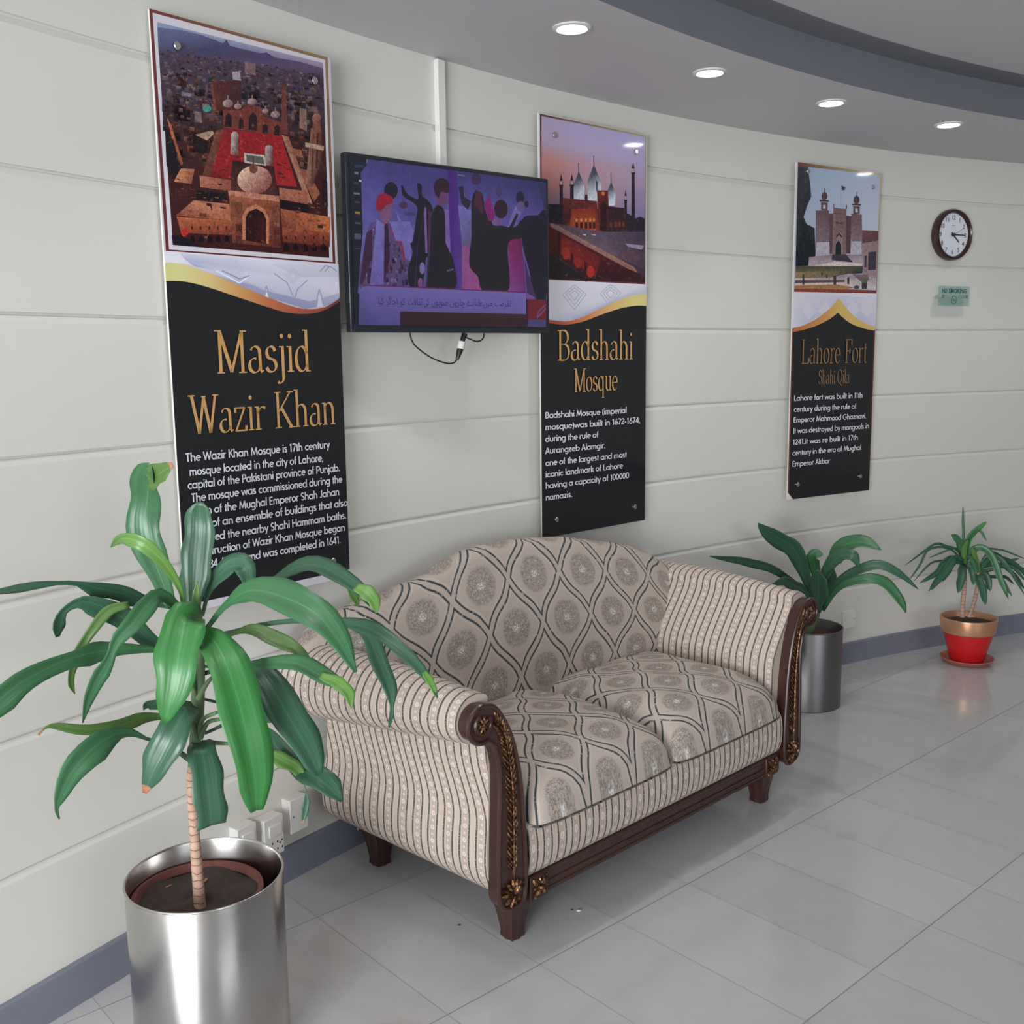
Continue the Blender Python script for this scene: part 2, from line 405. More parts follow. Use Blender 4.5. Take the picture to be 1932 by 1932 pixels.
# the rest of the hall behind the viewer, with its windows, the second added as fill
mb = MB()
def bq(p, q, z0, z1): mb.face([(*p, z0), (*q, z0), (*q, z1), (*p, z1)])
cuts = [XL]+[q for w_ in WIN_AND_FILL for q in w_[:2]]+[XR]
for i in range(0, len(cuts), 2): bq((cuts[i], YB_), (cuts[i+1], YB_), 0, ZU)
for a, b, z0, z1, pw in WIN_AND_FILL: bq((a, YB_), (b, YB_), 0, z0); bq((a, YB_), (b, YB_), z1, ZU)
struct(mb.build('wall_back', 'plain_wall', smooth=False))
mb = MB(); bq((XL, YB_), (XL, .5), 0, ZU); bq((XL, .5), tuple(ringp[0].xy), 0, ZU); struct(mb.build('wall_front', 'plain_wall', smooth=False))
mb = MB(); bq((XR, YB_), tuple(ringp[-1].xy), 0, ZU); struct(mb.build('wall_right', 'plain_wall', smooth=False))
for i, (a, b, z0, z1, pw) in enumerate(WIN_AND_FILL):
    mb = MB()
    for x0, x1, y0, y1 in ((a, b, z0, z0+.05), (a, b, z1-.05, z1), (a, a+.05, z0, z1), (b-.05, b, z0, z1)):
        mb.box(x0, x1, YB_-.03, YB_+.03, y0, y1)
    struct(mb.build(f'window_and_fill_{i+1}', 'white_plastic', smooth=False))

# ------------------------------------------------------------------ downlights in the ring
def downlight(phi, r, label, power):
    p = V((CX+r*cos(R(phi)), CY+r*sin(R(phi)), ZC))
    t = thing('downlight', label, 'ceiling light', p, 0, 'recessed downlights in the lowered ceiling')
    mb = MB(); mb.lathe([(.060, 0), (.060, -.004), (.048, -.007), (.044, -.004), (.044, 0)], 32); mb.build('trim_ring', 'white_plastic', t)
    mb = MB(); mb.lathe([(.0, -.0045), (.03, -.0042), (.0435, -.003)], 32); mb.build('lens', 'lamp_lens', t)
    l = bpy.data.lights.new('lamp_light', 'SPOT'); l.energy = power; l.spot_size = R(106); l.spot_blend = .85; l.shadow_soft_size = .05; l.color = (1, .99, .97)
    lo = bpy.data.objects.new('lamp_light', l); col.objects.link(lo); lo.parent = t; lo.location = (0, 0, -.03)
    return t
for phi, pw_, lb in ((137.82, 19, 'round lit downlight above the television and first board, leftmost of the four'),
                (132.15, 16, 'round lit downlight above the middle board, second from the left'),
                (126.41, 10, 'round lit downlight between the middle and right boards, third from the left'),
                (120.4, 8, 'round lit downlight above the right board, rightmost of the four'),
                (115.1, 7, 'round lit downlight past the wall clock, beyond the right edge of the view'),
                (109.4, 6, 'round lit downlight second beyond the right edge of the view'),
                (146.2, 8, 'round lit downlight above the first board, just beyond the upper edge of the view'),
                (151.9, 7, 'round lit downlight left of the first board, beyond the upper left of the view'),
                (157.6, 7, 'round lit downlight farthest left along the curved wall, out of view')):
    downlight(phi, 7.415, lb, pw_)

# ================================================================== sofa
so = thing('sofa', 'patterned two seat sofa with humped back, rolled arms and carved dark wood front', 'sofa', (.4463+.0180, 3.1209+.0173, 0), R(43.9))
def fade(x, a, b): t = min(1, max(0, (x-a)/(b-a))); return t*t*(3-2*t)
ROLL0, ROLL1 = (-.796, .678, .067), (-.856, .652, .114)          # centre and radius of the arm roll, front and back
def arm_section(b):
    cx_, cz_, r = (p+(q-p)*b for p, q in zip(ROLL0, ROLL1))
    fl = -.062*b                                            # the side flares towards the back
    inner = [(-.628, .34), (-.634, .44), (-.648, .54), (cx_+r*cos(R(28))-.010*(1-b), cz_+r*sin(R(28))-.02)]
    roll = [(cx_+r*cos(R(a_)), cz_+r*sin(R(a_))) for a_ in (52, 75, 98, 122, 146, 170, 194, 218, 242, 262)]
    side = [(-.772+fl*.5, cz_-r-.002), (-.762+fl*.6, cz_-r-.022), (-.757+fl*.7, .50), (-.758+fl*.8, .40), (-.765+fl, .31), (-.766+fl, .245), (-.752+fl, .195+.01*b), (-.715+fl*.9, .152+.018*b), (-.672+fl*.6, .132+.02*b)]
    return crom(inner+roll+side, 88)
def make_arm(sgn):
    mb = MB(); NY = 26; N = 88
    secs = [arm_section(j/(NY-1)) for j in range(NY)]
    L_ = [0]
    for p_, q_ in zip(secs[8], secs[8][1:]): L_.append(L_[-1]+math.dist(p_, q_))
    def fn(a, b):
        x, z = secs[round(b*(NY-1))][round(a*(N-1))]; y = -.012+.690*b
        z += .012*sin(pi*b)*fade(z, .70, .76)
        return (-x if sgn > 0 else x, y, z)
    mb.grid(N, NY, fn, lambda a, b: (b*.652+(.055*fade(.56-fn(a, b)[1+1], 0, .2) if a > .6 else 0), L_[round(a*(N-1))]))
    for b in (0, 1):
        pts = [fn(i/(N-1), b) for i in range(N)]
        mb.face(pts, [(.046, q*4) for q in L_])
    return mb.build('arm', 'striped_fabric', so, autos=60)
make_arm(-1); make_arm(1)
# carved posts in front of the arms
def post_outline():
    c = (-.808, .676); r = .050
    right = crom([(-.808, .726), (-.770, .716), (-.738, .678), (-.706, .615), (-.683, .53), (-.671, .448), (-.665, .364), (-.660, .279), (-.660, .20), (-.664, .152), (-.684, .132), (-.712, .130)], 30)
    left = crom([(-.742, .140), (-.758, .165), (-.760, .22), (-.758, .30), (-.754, .40), (-.751, .48), (-.752, .55), (-.768, .608)], 20)
    ang = [(-70-k*(200)/20) for k in range(21)]
    scr = [(c[0]+r*cos(R(a)), c[1]+r*sin(R(a))) for a in ang]
    return right+left+scr[:-1], c, r
PO, SC, SR = post_outline()
def leafblob(mb, p, d, ln, w, y0, lift=.012):
    """one carved leaf lying on the post face: p in x, z, direction d (angle)"""
    dv = V((cos(d), 0, sin(d)))
    mb.ball(V((p[0], y0, p[1]))+dv*ln*.5, ln*.55, lift, w*.5, axis=dv, n=6, m_=5)
for sg in (-1, 1):
    X = (lambda p: p) if sg < 0 else (lambda p: (-p[0], p[1]))
    mb = MB(); mb.prism([X(p) for p in PO], -.050, -.005)
    post = mb.build('arm_post', 'dark_wood', so, bevel=.006)
    mb = MB()
    inset = [X(p) for p in PO]
    mb.tube([(x, -.051, z) for x, z in inset]+[(inset[0][0], -.051, inset[0][1])], .0065, 8)
    mb.tube([(X((SC[0]+.026*cos(R(a)), 0))[0], -.053, SC[1]+.026*sin(R(a))) for a in range(40, -250, -15)], .006, 6)
    mb.build('moulding', 'dark_wood', post)
    mb = MB(); stem = crom([(-.770, .676), (-.740, .640), (-.722, .575), (-.711, .48), (-.708, .38), (-.709, .28), (-.710, .21)], 34)
    for i, (x, z) in enumerate(stem[:-2]):
        if i < 2: continue
        nx, nz = stem[i+1]; d = math.atan2(nz-z, nx-x)
        for sd in (-1, 1):
            dd = d+pi+sd*R(32)
            if sg > 0: dd = pi-dd
            leafblob(mb, X((x, z)), dd, .036, .0085, -.052, .006)
    mb.tube([(X(p)[0], -.059, p[1]) for p in stem], .0028, 6)
    for k in range(7):                                         # acanthus fan at the foot
        d = R(90-70+k*24)+.0
        dd = R(25+k*24) if sg < 0 else pi-R(25+k*24)
        leafblob(mb, X((-.710, .172)), dd, .046, .013, -.055, .010)
    for k in range(4):
        dd = R(-150+k*38) if sg < 0 else pi-R(-150+k*38)
        leafblob(mb, X((-.710, .168)), dd, .034, .011, -.055, .009)
    mb.build('gilt_leaf_carving', 'gilt', post)
    mb = MB()
    for k in range(9): leafblob(mb, X(SC), 2*pi*k/9, .024, .0095, -.053, .007)
    mb.ball((X(SC)[0], -.058, SC[1]), .008, .007, .008)
    mb.build('flower_carving', 'gilt', post)
# rail, its flowers, padded front band
mb = MB()
mb.prism([(-.665, .108), (.665, .108), (.665, .180), (-.665, .180)], -.030, .01)
mb.box(-.65, .65, -.036, -.02, .167, .181); mb.box(-.62, .62, -.035, -.02, .133, .145); mb.box(-.62, .62, -.034, -.02, .113, .124)
rail = mb.build('front_rail', 'dark_wood', so, bevel=.004)
for sx in (-1, 1):
    mb = MB(); c = (sx*.596, .146)
    mb.box(c[0]-.036, c[0]+.036, -.042, -.02, c[1]-.036, c[1]+.036)
    o = mb.build('rail_block', 'dark_wood', rail, bevel=.003)
    mb = MB()
    for k in range(4):
        leafblob(mb, c, R(45+90*k), .040, .021, -.044, .010); leafblob(mb, c, R(90*k), .028, .010, -.043, .007)
    mb.ball((c[0], -.051, c[1]), .009, .008, .009); mb.build('rail_flower', 'gilt', rail)
mb = MB()
bz = [(.004, .178), (-.026, .181), (-.042, .205), (-.050, .245), (-.049, .295), (-.038, .332), (.0, .348)]
bz = crom(bz, 14)
mb.grid(60, 14, lambda a, b: (-.645+1.29*a, bz[round(b*13)][0], bz[round(b*13)][1]), lambda a, b: (1.29*a, .17*b))
mb.build('front_band', 'striped_fabric', so)
# seat cushions
def cushion(x0, x1, fl):
    mb = MB(); y0, y1 = -.074, .540; cxx, cyy = (x0+x1)/2, (y0+y1)/2; hx, hy = (x1-x0)/2, (y1-y0)/2
    def top(a, b):
        a_, b_ = 2*a-1, 2*b-1
        fb = max(0, -b_)
        ka = abs(a_)**12; kb = fb**8
        k = sqrt(max(0, (1-ka)*(1-kb)))
        if b_ > .9: k *= 1-.25*((b_-.9)/.1)**2
        dome = (1-abs(a_)**3)*(1-abs(b_)**3)
        sx = a_*(1-.05*fb**6); sy = b_*(1-.05*abs(a_)**6*(b_ < 0))
        pk = .005*sin(9*a_+3*fl)*sin(5*b_+fl)*k
        rise = -.022*fade(fb, .2, 1.0)
        return (cxx+hx*sx, cyy+hy*sy, .338+.128*k+(.032*dome+rise)*k+pk)
    mb.grid(44, 44, top, lambda a, b: ((x1-x0)*a*1.15+.013+.06*fl, (y1-y0+.14)*b*1.15))
    mb.grid(44, 44, lambda a, b: (lambda p: (p[0], p[1], min(p[2], .330)))(top(a, b)), lambda a, b: ((x1-x0)*a, .6*b))
    return mb.build('seat_cushion', 'ogee_fabric', so, autos=180)
cushion(-.634, .004, 0); cushion(-.004, .634, 1)
# back with the camel hump
HUMP = [(-.96, .70), (-.91, .775), (-.86, .812), (-.80, .836), (-.70, .862), (-.56, .885), (-.44, .906), (-.33, .945), (-.22, .974), (-.08, .977), (.08, .970), (.22, .954), (.33, .932), (.44, .908), (.56, .880), (.66, .845), (.74, .80), (.83, .755), (.93, .68)]
hump = crom(HUMP, 90)
def hz(x): return interp(hump, x)
mb = MB(); NX, NS = 56, 30
def back(a, b):
    x = -.950+1.865*a; zt = hz(x); edge = 1-fade(abs(x), .75, .95)*.9
    yc = .655-.040*(x+.8)/1.6
    if b < .62:
        k = b/.62; z = .36+(zt-.035-.36)*k
        y = .515+(yc-.045-.515)*k**1.15-.028*sin(pi*min(1, k*1.02))*edge
    elif b < .78:
        k = (b-.62)/.16; th = pi*k
        z = zt-.035+.035*sin(th); y = yc-.045*cos(th)
    else:
        k = (b-.78)/.22; z = zt-.035-(zt-.035-.12)*k; y = yc+.045-.045*k
    lim = .72+.235*fade(z, .60, .72)
    x = max(-lim, min(lim, x))
    return (x, y, z)
LV = [0]
for j in range(1, NS): LV.append(LV[-1]+math.dist(back(.5, (j-1)/(NS-1)), back(.5, j/(NS-1))))
mb.grid(NX, NS, back, lambda a, b: (1.865*a+.037, LV[round(b*(NS-1))]+.012))
for a in (0, 1): mb.face([back(a, j/(NS-1)) for j in range(NS)], [(0, LV[j]) for j in range(NS)])
mb.build('backrest', 'ogee_fabric', so, autos=180)
mb = MB(); mb.box(-.69, .69, .012, .640, .135, .34); mb.build('base', 'dark_wood', so)
def leg(x, y):
    mb = MB(); n = 24; prof_ = [(.050, .138), (.052, .128), (.050, .116), (.042, .092), (.034, .055), (.028, .020), (.029, .008), (.029, 0)]
    vv = []; fs = []
    for r, z in prof_:
        for k in range(n):
            t_ = 2*pi*k/n; q = r*(1+.07*cos(8*t_))/max(abs(cos(t_)), abs(sin(t_)))**.55
            vv.append((x+q*cos(t_)*.92, y+q*sin(t_)*.92, z))
    for i in range(len(prof_)-1):
        for k in range(n): fs.append((i*n+k, i*n+(k+1) % n, (i+1)*n+(k+1) % n, (i+1)*n+k))
    fs.append(tuple((len(prof_)-1)*n+k for k in range(n)))
    mb.idx(vv, fs); mb.build('leg', 'dark_wood', so, autos=60)
for x, y in ((-.652, .012), (.600, .012), (-.660, .620), (.640, .620)): leg(x, y)

# ================================================================== planters and plants
def planter(loc, r, h, label, m='brushed_steel'):
    t = thing('steel_planter', label, 'planter', loc)
    mb = MB(); mb.lathe([(0, .004), (r*.97, .004), (r*.985, 0), (r, .003), (r, h-.002), (r-.001, h), (r-.003, h), (r-.004, h-.002), (r-.004, .02), (0, .02)], 96)
    mb.build('body', m, t, autos=30)
    mb = MB(); mb.tube([(r*cos(2*pi*k/96)-.0, r*sin(2*pi*k/96), h) for k in range(97)], .0028, 8); mb.build('rim', m, t)
    return t
P1, R1, H1 = V((-.729, 2.258, 0)), .178, .426
P2, R2, H2 = V((1.36, 4.626, 0)), .156, .365
planter(P1, R1, H1, 'large brushed steel planter in the left foreground holding the broad leaved plant')
planter(P2, R2, H2, 'brushed steel planter standing just behind the right arm of the sofa', 'shaded_steel')

def leaf(mb_name, parent, pts, w, m, fold=.22, roll=0.0, prof_=None, tip=.05, twist=0.0, brown=False, n=22):
    """pts: points in space; w: full width; the blade turns about its midrib by roll (plus twist along it)"""
    off = parent.location.copy(); sp3 = [V(p)+off for p in crom(pts, n)]
    prof_ = prof_ or [(0, .22), (.1, .24), (.25, .62), (.42, .95), (.55, 1), (.7, .9), (.85, .6), (.95, .25), (1, tip)]
    mb = MB(); cs = (-1, -.5, 0, .5, 1); rows = []; L = 0; Ls = []
    prev = None
    for i, p in enumerate(sp3):
        t = (sp3[min(i+1, n-1)]-sp3[max(i-1, 0)]).normalized()
        if i: L += (p-sp3[i-1]).length
        Ls.append(L)
        vd = (p-CAM).normalized(); sd = t.cross(vd)
        sd = sd.normalized() if sd.length > .05 else (prev or V((1, 0, 0)))
        if prev and sd.dot(prev) < 0 and False: sd = -sd
        prev = sd; nm = sd.cross(t).normalized()
        tt = i/(n-1); ang = roll+twist*(tt-.5)
        s2 = sd*cos(ang)+nm*sin(ang); n2 = nm*cos(ang)-sd*sin(ang)
        ww = w*interp(prof_, tt)*.5
        wav = .09*sin(tt*17+w*90)
        rows.append([p+s2*ww*(c*(1+wav*abs(c)*(1 if c > 0 else -1)))-n2*fold*ww*(abs(c)**1.3) for c in cs])
    flat = [q-off for r in rows for q in r]; k5 = len(cs)
    fs = [(i*k5+j, i*k5+j+1, (i+1)*k5+j+1, (i+1)*k5+j) for i in range(n-1) for j in range(k5-1)]
    mi0 = len(mb.f)
    mb.idx(flat, fs, lambda k: ((k % k5)/(k5-1), Ls[k//k5]))
    if brown:
        for q in range(len(mb.f)):
            if q >= (n-3)*(k5-1): mb.mi[q] = 1
    o = mb.build(mb_name, [m, 'dry_leaf'], parent, autos=180)
    md = o.modifiers.new('thickness', 'SOLIDIFY'); md.thickness = .0011; md.offset = 0
    return o
def local(t, p): return p-t.location

# --- the big corn plant in front
pl = thing('corn_plant', 'tall broad leaved green plant on a thin cane, growing in the large left planter', 'plant', P1+V((0, 0, .02)))
PB = pl.location
mb = MB(); ir = .146; ic = (-.020, .004)
mb.lathe([(0, .02), (.095, .02), (.1, .03), (ir, .345), (ir+.004, .347), (ir+.004, .36), (ir-.007, .362), (ir-.010, .352), (ir-.012, .345)], 56, ic)
mb.build('inner_pot', 'terracotta', pl, autos=30)
mb = MB()
def soilf(a, b):
    r = (ir-.010)*b; t_ = 2*pi*a
    return (ic[0]+r*cos(t_), ic[1]+r*sin(t_), .346+.006*sin(5*t_)*b+.010*(1-b)*sin(3*t_+1))
mb.grid(40, 8, soilf, closeu=True); mb.build('soil', 'soil', pl)
def A6(x, y, Y): return at(x/2.3, 840+y/2.3, Y)-PB
Y0 = 2.24
cane = [at(377, 1705, 2.222)-PB, at(372, 1640, 2.226)-PB, at(366, 1560, 2.232)-PB, at(361, 1480, 2.24)-PB, at(362, 1445, Y0)-PB]
cane[0].z = .340
mb = MB(); mb.tube(crom(cane, 24), [.0138-.004*k/23 for k in range(24)], 12); mb.build('cane', 'bark', pl)
gs = [at(362, 1450, Y0)-PB, at(368, 1400, Y0)-PB, at(373, 1330, Y0)-PB, at(374, 1260, Y0)-PB, at(374, 1170, Y0)-PB]
mb = MB(); mb.tube(crom(gs, 20), [.0095+.006*min(1, k/8) for k in range(20)], 12); mb.build('green_stem', 'stem_green', pl)
BL = [(0, .30), (.15, .55), (.3, .9), (.5, 1), (.75, .95), (.9, .75), (.97, .45), (1, .2)]      # blunt
PET = [(0, .16), (.25, .2), (.4, .7), (.55, 1), (.7, .95), (.85, .62), (.95, .25), (1, .06)]    # long stalk
#        points (x, y, depth), width, material, fold, roll, twist, profile, brown
LV_ = [
 ([(745, 700, 2.25), (700, 580, 2.28), (650, 450, 2.31), (628, 330, 2.32), (642, 220, 2.31), (640, 140, 2.28), (655, 85, 2.25)], 142, 'leaf_mid', .3, .35, .9, BL, 0),
 ([(640, 150, 2.28), (665, 140, 2.262), (705, 115, 2.24), (752, 85, 2.225)], 105, 'leaf_olive', .3, .3, .2, [(0, .6), (.3, 1), (.7, .75), (1, .2)], 1),
 ([(812, 740, 2.22), (775, 610, 2.18), (705, 500, 2.14), (620, 430, 2.12), (555, 404, 2.13), (515, 412, 2.15), (480, 442, 2.17)], 62, 'leaf_light', .35, .3, .5, None, 0),
 ([(838, 760, 2.24), (850, 600, 2.25), (862, 460, 2.26), (868, 340, 2.27), (868, 246, 2.26)], 132, 'leaf_dark', .25, .25, 0, BL, 0),
 ([(848, 760, 2.215), (850, 680, 2.205), (856, 590, 2.20)], 46, 'leaf_olive', .5, 0, 0, [(0, .8), (.4, 1), (.8, .5), (1, .05)], 0),
 ([(800, 740, 2.27), (810, 620, 2.29), (800, 510, 2.31)], 60, 'leaf_dark', .3, .4, 0, None, 0),
 ([(880, 740, 2.26), (915, 620, 2.26), (985, 535, 2.25), (1050, 525, 2.24), (1072, 575, 2.22), (1060, 625, 2.21)], 96, 'leaf_dark', .3, .5, -.8, None, 0),
 ([(890, 800, 2.26), (960, 715, 2.26), (1060, 650, 2.26), (1180, 590, 2.24), (1280, 535, 2.21), (1370, 520, 2.17), (1480, 570, 2.11), (1570, 640, 2.05), (1625, 715, 2.02)], 84, 'leaf_dark', .25, .45, .4, [(0, .2), (.35, .22), (.5, .7), (.7, 1), (.85, .8), (.95, .55), (1, .1)], 0),
 ([(895, 800, 2.20), (985, 690, 2.15), (1090, 630, 2.10), (1230, 660, 2.03), (1370, 730, 1.98), (1470, 850, 1.94), (1545, 985, 1.92)], 150, 'leaf_mid', .25, .3, .3, [(0, .14), (.18, .2), (.3, .6), (.5, 1), (.7, .95), (.87, .55), (1, .08)], 0),
 ([(890, 830, 2.26), (1000, 812, 2.26), (1150, 778, 2.25), (1320, 762, 2.22), (1500, 770, 2.17), (1620, 805, 2.12), (1730, 880, 2.07), (1830, 980, 2.03), (1900, 1095, 2.0)], 70, 'leaf_dark', .3, .4, .2, [(0, .25), (.4, .35), (.6, 1), (.8, .85), (.93, .5), (1, .06)], 0),
 ([(1490, 772, 2.21), (1590, 820, 2.18), (1645, 940, 2.15), (1690, 1060, 2.13), (1700, 1140, 2.12), (1688, 1225, 2.11)], 84, 'leaf_dark', .3, .35, .3, [(0, .1), (.15, .5), (.35, 1), (.6, .75), (.78, .18), (.88, .28), (1, .1)], 0),
 ([(900, 880, 2.24), (1000, 825, 2.23), (1100, 800, 2.22), (1200, 850, 2.20), (1290, 890, 2.18), (1360, 960, 2.16)], 74, 'leaf_olive', .35, .4, .5, PET, 0),
 ([(890, 960, 2.22), (1000, 960, 2.18), (1140, 945, 2.13), (1280, 945, 2.08), (1390, 1000, 2.03), (1480, 1050, 2.0), (1525, 1140, 1.98)], 84, 'leaf_mid', .3, .45, .5, PET, 0),
 ([(1390, 1000, 2.025), (1460, 1030, 2.0), (1510, 1075, 1.98), (1526, 1142, 1.97)], 62, 'leaf_light', .3, .3, .2, [(0, .5), (.4, 1), (.75, .8), (1, .1)], 0),
 ([(875, 820, 2.18), (930, 850, 2.12), (985, 960, 2.06), (1040, 1130, 2.01), (1075, 1290, 1.99), (1105, 1450, 1.985), (1112, 1585, 1.99)], 190, 'leaf_bright', .28, .3, .25, [(0, .25), (.12, .55), (.3, .92), (.5, 1), (.7, .95), (.85, .8), (.95, .5), (1, .3)], 0),
 ([(860, 775, 2.20), (810, 752, 2.14), (785, 850, 2.09), (768, 960, 2.06), (745, 1090, 2.05), (715, 1205, 2.055)], 190, 'leaf_bright', .25, -.25, 0, [(0, .35), (.14, .75), (.35, 1), (.6, .95), (.8, .68), (.93, .35), (1, .1)], 0),
 ([(890, 990, 2.25), (1000, 965, 2.22), (1110, 970, 2.17), (1190, 1070, 2.12), (1270, 1210, 2.08), (1340, 1330, 2.06), (1385, 1430, 2.05)], 160, 'leaf_dark', .25, .35, .2, [(0, .12), (.25, .2), (.38, .6), (.55, 1), (.75, .92), (.92, .6), (1, .2)], 0),
 ([(800, 720, 2.26), (700, 690, 2.25), (600, 668, 2.22), (520, 640, 2.19), (430, 622, 2.15), (330, 596, 2.10), (210, 598, 2.06), (60, 612, 2.02), (-80, 640, 1.99)], 82, 'leaf_dark', .3, .5, 1.8, [(0, .2), (.15, .4), (.3, .9), (.42, .8), (.52, .9), (.62, .28), (.72, .3), (.85, 1), (1, .7)], 0),
 ([(800, 880, 2.24), (690, 870, 2.22), (600, 800, 2.20), (520, 740, 2.17), (440, 700, 2.14), (355, 678, 2.11), (280, 716, 2.09), (248, 780, 2.08), (248, 832, 2.08)], 104, 'leaf_dark', .3, .4, .8, [(0, .3), (.2, .7), (.4, 1), (.55, .9), (.68, .35), (.75, .3), (.88, .65), (1, .2)], 0),
 ([(800, 730, 2.20), (700, 650, 2.14), (640, 690, 2.10), (570, 780, 2.06), (505, 850, 2.04), (470, 930, 2.03), (425, 1010, 2.02), (380, 1110, 2.02), (358, 1205, 2.025)], 88, 'leaf_mid', .35, .3, .8, [(0, .3), (.15, .7), (.3, 1), (.5, .65), (.58, .4), (.72, .85), (.85, .6), (1, .06)], 0),
 ([(800, 930, 2.22), (690, 890, 2.19), (560, 882, 2.15), (430, 895, 2.10), (330, 918, 2.05), (210, 965, 2.0), (90, 1030, 1.95), (0, 1100, 1.92), (-90, 1180, 1.9)], 120, 'leaf_mid', .3, .4, .3, [(0, .15), (.15, .22), (.3, .5), (.42, .9), (.52, .6), (.65, .7), (.85, 1), (1, .8)], 0),
 ([(560, 690, 2.15), (470, 720, 2.13), (400, 800, 2.11), (345, 890, 2.10), (312, 975, 2.095), (308, 1035, 2.09), (325, 1080, 2.09)], 56, 'leaf_olive', .3, .3, .5, [(0, .5), (.2, .9), (.4, .7), (.55, .8), (.7, .5), (.85, .5), (1, .06)], 0),
 ([(830, 1200, 2.25), (720, 1180, 2.22), (620, 1180, 2.18), (520, 1215, 2.13), (380, 1232, 2.07), (265, 1218, 2.03), (205, 1222, 2.01), (165, 1256, 2.0)], 64, 'leaf_olive', .3, .4, .5, [(0, .2), (.2, .5), (.35, 1), (.5, .8), (.65, .7), (.78, .4), (.88, .12), (1, .2)], 1),
 ([(830, 1380, 2.24), (740, 1310, 2.20), (640, 1275, 2.15), (560, 1246, 2.10), (480, 1262, 2.05), (385, 1330, 2.0), (310, 1420, 1.97), (262, 1520, 1.955), (244, 1580, 1.95), (258, 1622, 1.95)], 128, 'leaf_mid', .28, .35, .3, [(0, .1), (.25, .13), (.38, .4), (.52, 1), (.64, .9), (.76, .5), (.86, .16), (1, .05)], 0),
 ([(840, 1130, 2.21), (800, 1160, 2.16), (745, 1260, 2.12), (695, 1360, 2.11), (655, 1440, 2.11), (628, 1510, 2.115)], 150, 'leaf_dark', .28, -.3, 0, [(0, .3), (.2, .8), (.45, 1), (.65, .85), (.82, .5), (1, .12)], 1),
 ([(868, 1290, 2.20), (878, 1330, 2.16), (895, 1440, 2.13), (910, 1560, 2.12), (918, 1650, 2.12)], 138, 'leaf_dark', .22, .25, .2, [(0, .6), (.15, .85), (.5, 1), (.8, 1), (1, .95)], 0),
 ([(890, 1250, 2.26), (1020, 1200, 2.25), (1140, 1230, 2.22), (1210, 1320, 2.18), (1300, 1400, 2.14), (1400, 1460, 2.10), (1485, 1545, 2.08)], 112, 'leaf_dark', .28, .3, .3, [(0, .12), (.3, .2), (.45, .7), (.6, .6), (.75, 1), (.9, .9), (1, .15)], 0),
 ([(1545, 615, 2.055), (1590, 640, 2.035), (1622, 680, 2.02), (1634, 728, 2.012)], 74, 'leaf_light', .25, .4, 0, [(0, .5), (.4, 1), (.8, .6), (1, .1)], 0),
 ([(1505, 600, 2.08), (1530, 650, 2.075), (1560, 705, 2.07)], 34, 'leaf_light', .25, .4, 0, None, 0),
 ([(1840, 985, 2.028), (1868, 1030, 2.015), (1898, 1098, 2.0)], 40, 'leaf_light', .25, .4, 0, [(0, .6), (.4, 1), (.8, .6), (1, .1)], 0),
 ([(1150, 1330, 2.17), (1210, 1360, 2.15), (1280, 1400, 2.13), (1325, 1450, 2.12)], 70, 'leaf_light', .3, .2, 0, [(0, .3), (.4, 1), (.8, .7), (1, .1)], 0),
 ([(1330, 1500, 2.17), (1328, 1560, 2.165), (1312, 1645, 2.16)], 34, 'leaf_dark', .3, .2, 0, None, 1),
 ([(830, 1140, 2.27), (760, 1110, 2.27), (690, 1125, 2.26), (640, 1125, 2.25), (622, 1150, 2.24)], 46, 'leaf_dark', .3, .3, .3, None, 0),
 ([(880, 1100, 2.27), (1000, 1130, 2.28), (1120, 1170, 2.28), (1190, 1205, 2.27)], 66, 'leaf_dark', .3, .3, .3, PET, 0),
]
for pts, w, m_, fold, roll, tw, pr, br in LV_:
    Ym = sum(p[2] for p in pts)/len(pts)
    leaf('leaf', pl, [A6(*p) for p in pts], w/2.3*Ym/F_PX/cos(abs(roll)*.8)*1.02, m_, fold, roll, pr, twist=tw, brown=bool(br))
for pts in ([(860, 1260, 2.235), (880, 1190, 2.21), (940, 1160, 2.17)], [(870, 1270, 2.235), (900, 1205, 2.22), (955, 1188, 2.20)], [(850, 1270, 2.23), (830, 1200, 2.21), (795, 1180, 2.18)],
            [(835, 1380, 2.24), (800, 1345, 2.22), (765, 1325, 2.20)], [(880, 1290, 2.24), (940, 1292, 2.22), (1000, 1296, 2.2)], [(860, 1100, 2.22), (900, 1030, 2.2), (930, 1000, 2.2)], [(850, 1090, 2.23), (820, 1010, 2.2), (800, 960, 2.18)]):
    mb = MB(); mb.tube(crom([A6(*p) for p in pts], 10), [.0065-.0025*k/9 for k in range(10)], 8); mb.build('leaf_stalk', 'stem_green', pl)
mb = MB(); mb.tube(crom([A6(*p) for p in [(1150, 1480, 2.15), (1180, 1420, 2.155), (1230, 1400, 2.16), (1300, 1440, 2.165), (1330, 1500, 2.17)]], 14), .0016, 6); mb.build('leaf_stalk', 'stem_green', pl)
for px, py in ((318, 1672), (392, 1685), (388, 1660)):
    p = at(px, py, 2.22); 
    d = ray(px, py); p = CAM+d*((.371-CAM_Z)/d.z)
    mb = MB(); mb.ball((0, 0, 0), .009, .005, .002, n=8); o = mb.build('dry_leaf_flake', 'dry_leaf')
    o.location = p; o.rotation_euler = (.3, .1, px)
    tag(o, {318: 'pale dry leaf flake on the soil left of the cane', 392: 'pale dry leaf flake on the soil right of the cane base', 388: 'small pale flake on the soil just behind the cane'}[px], 'leaf flake', 'dry flakes on the soil')

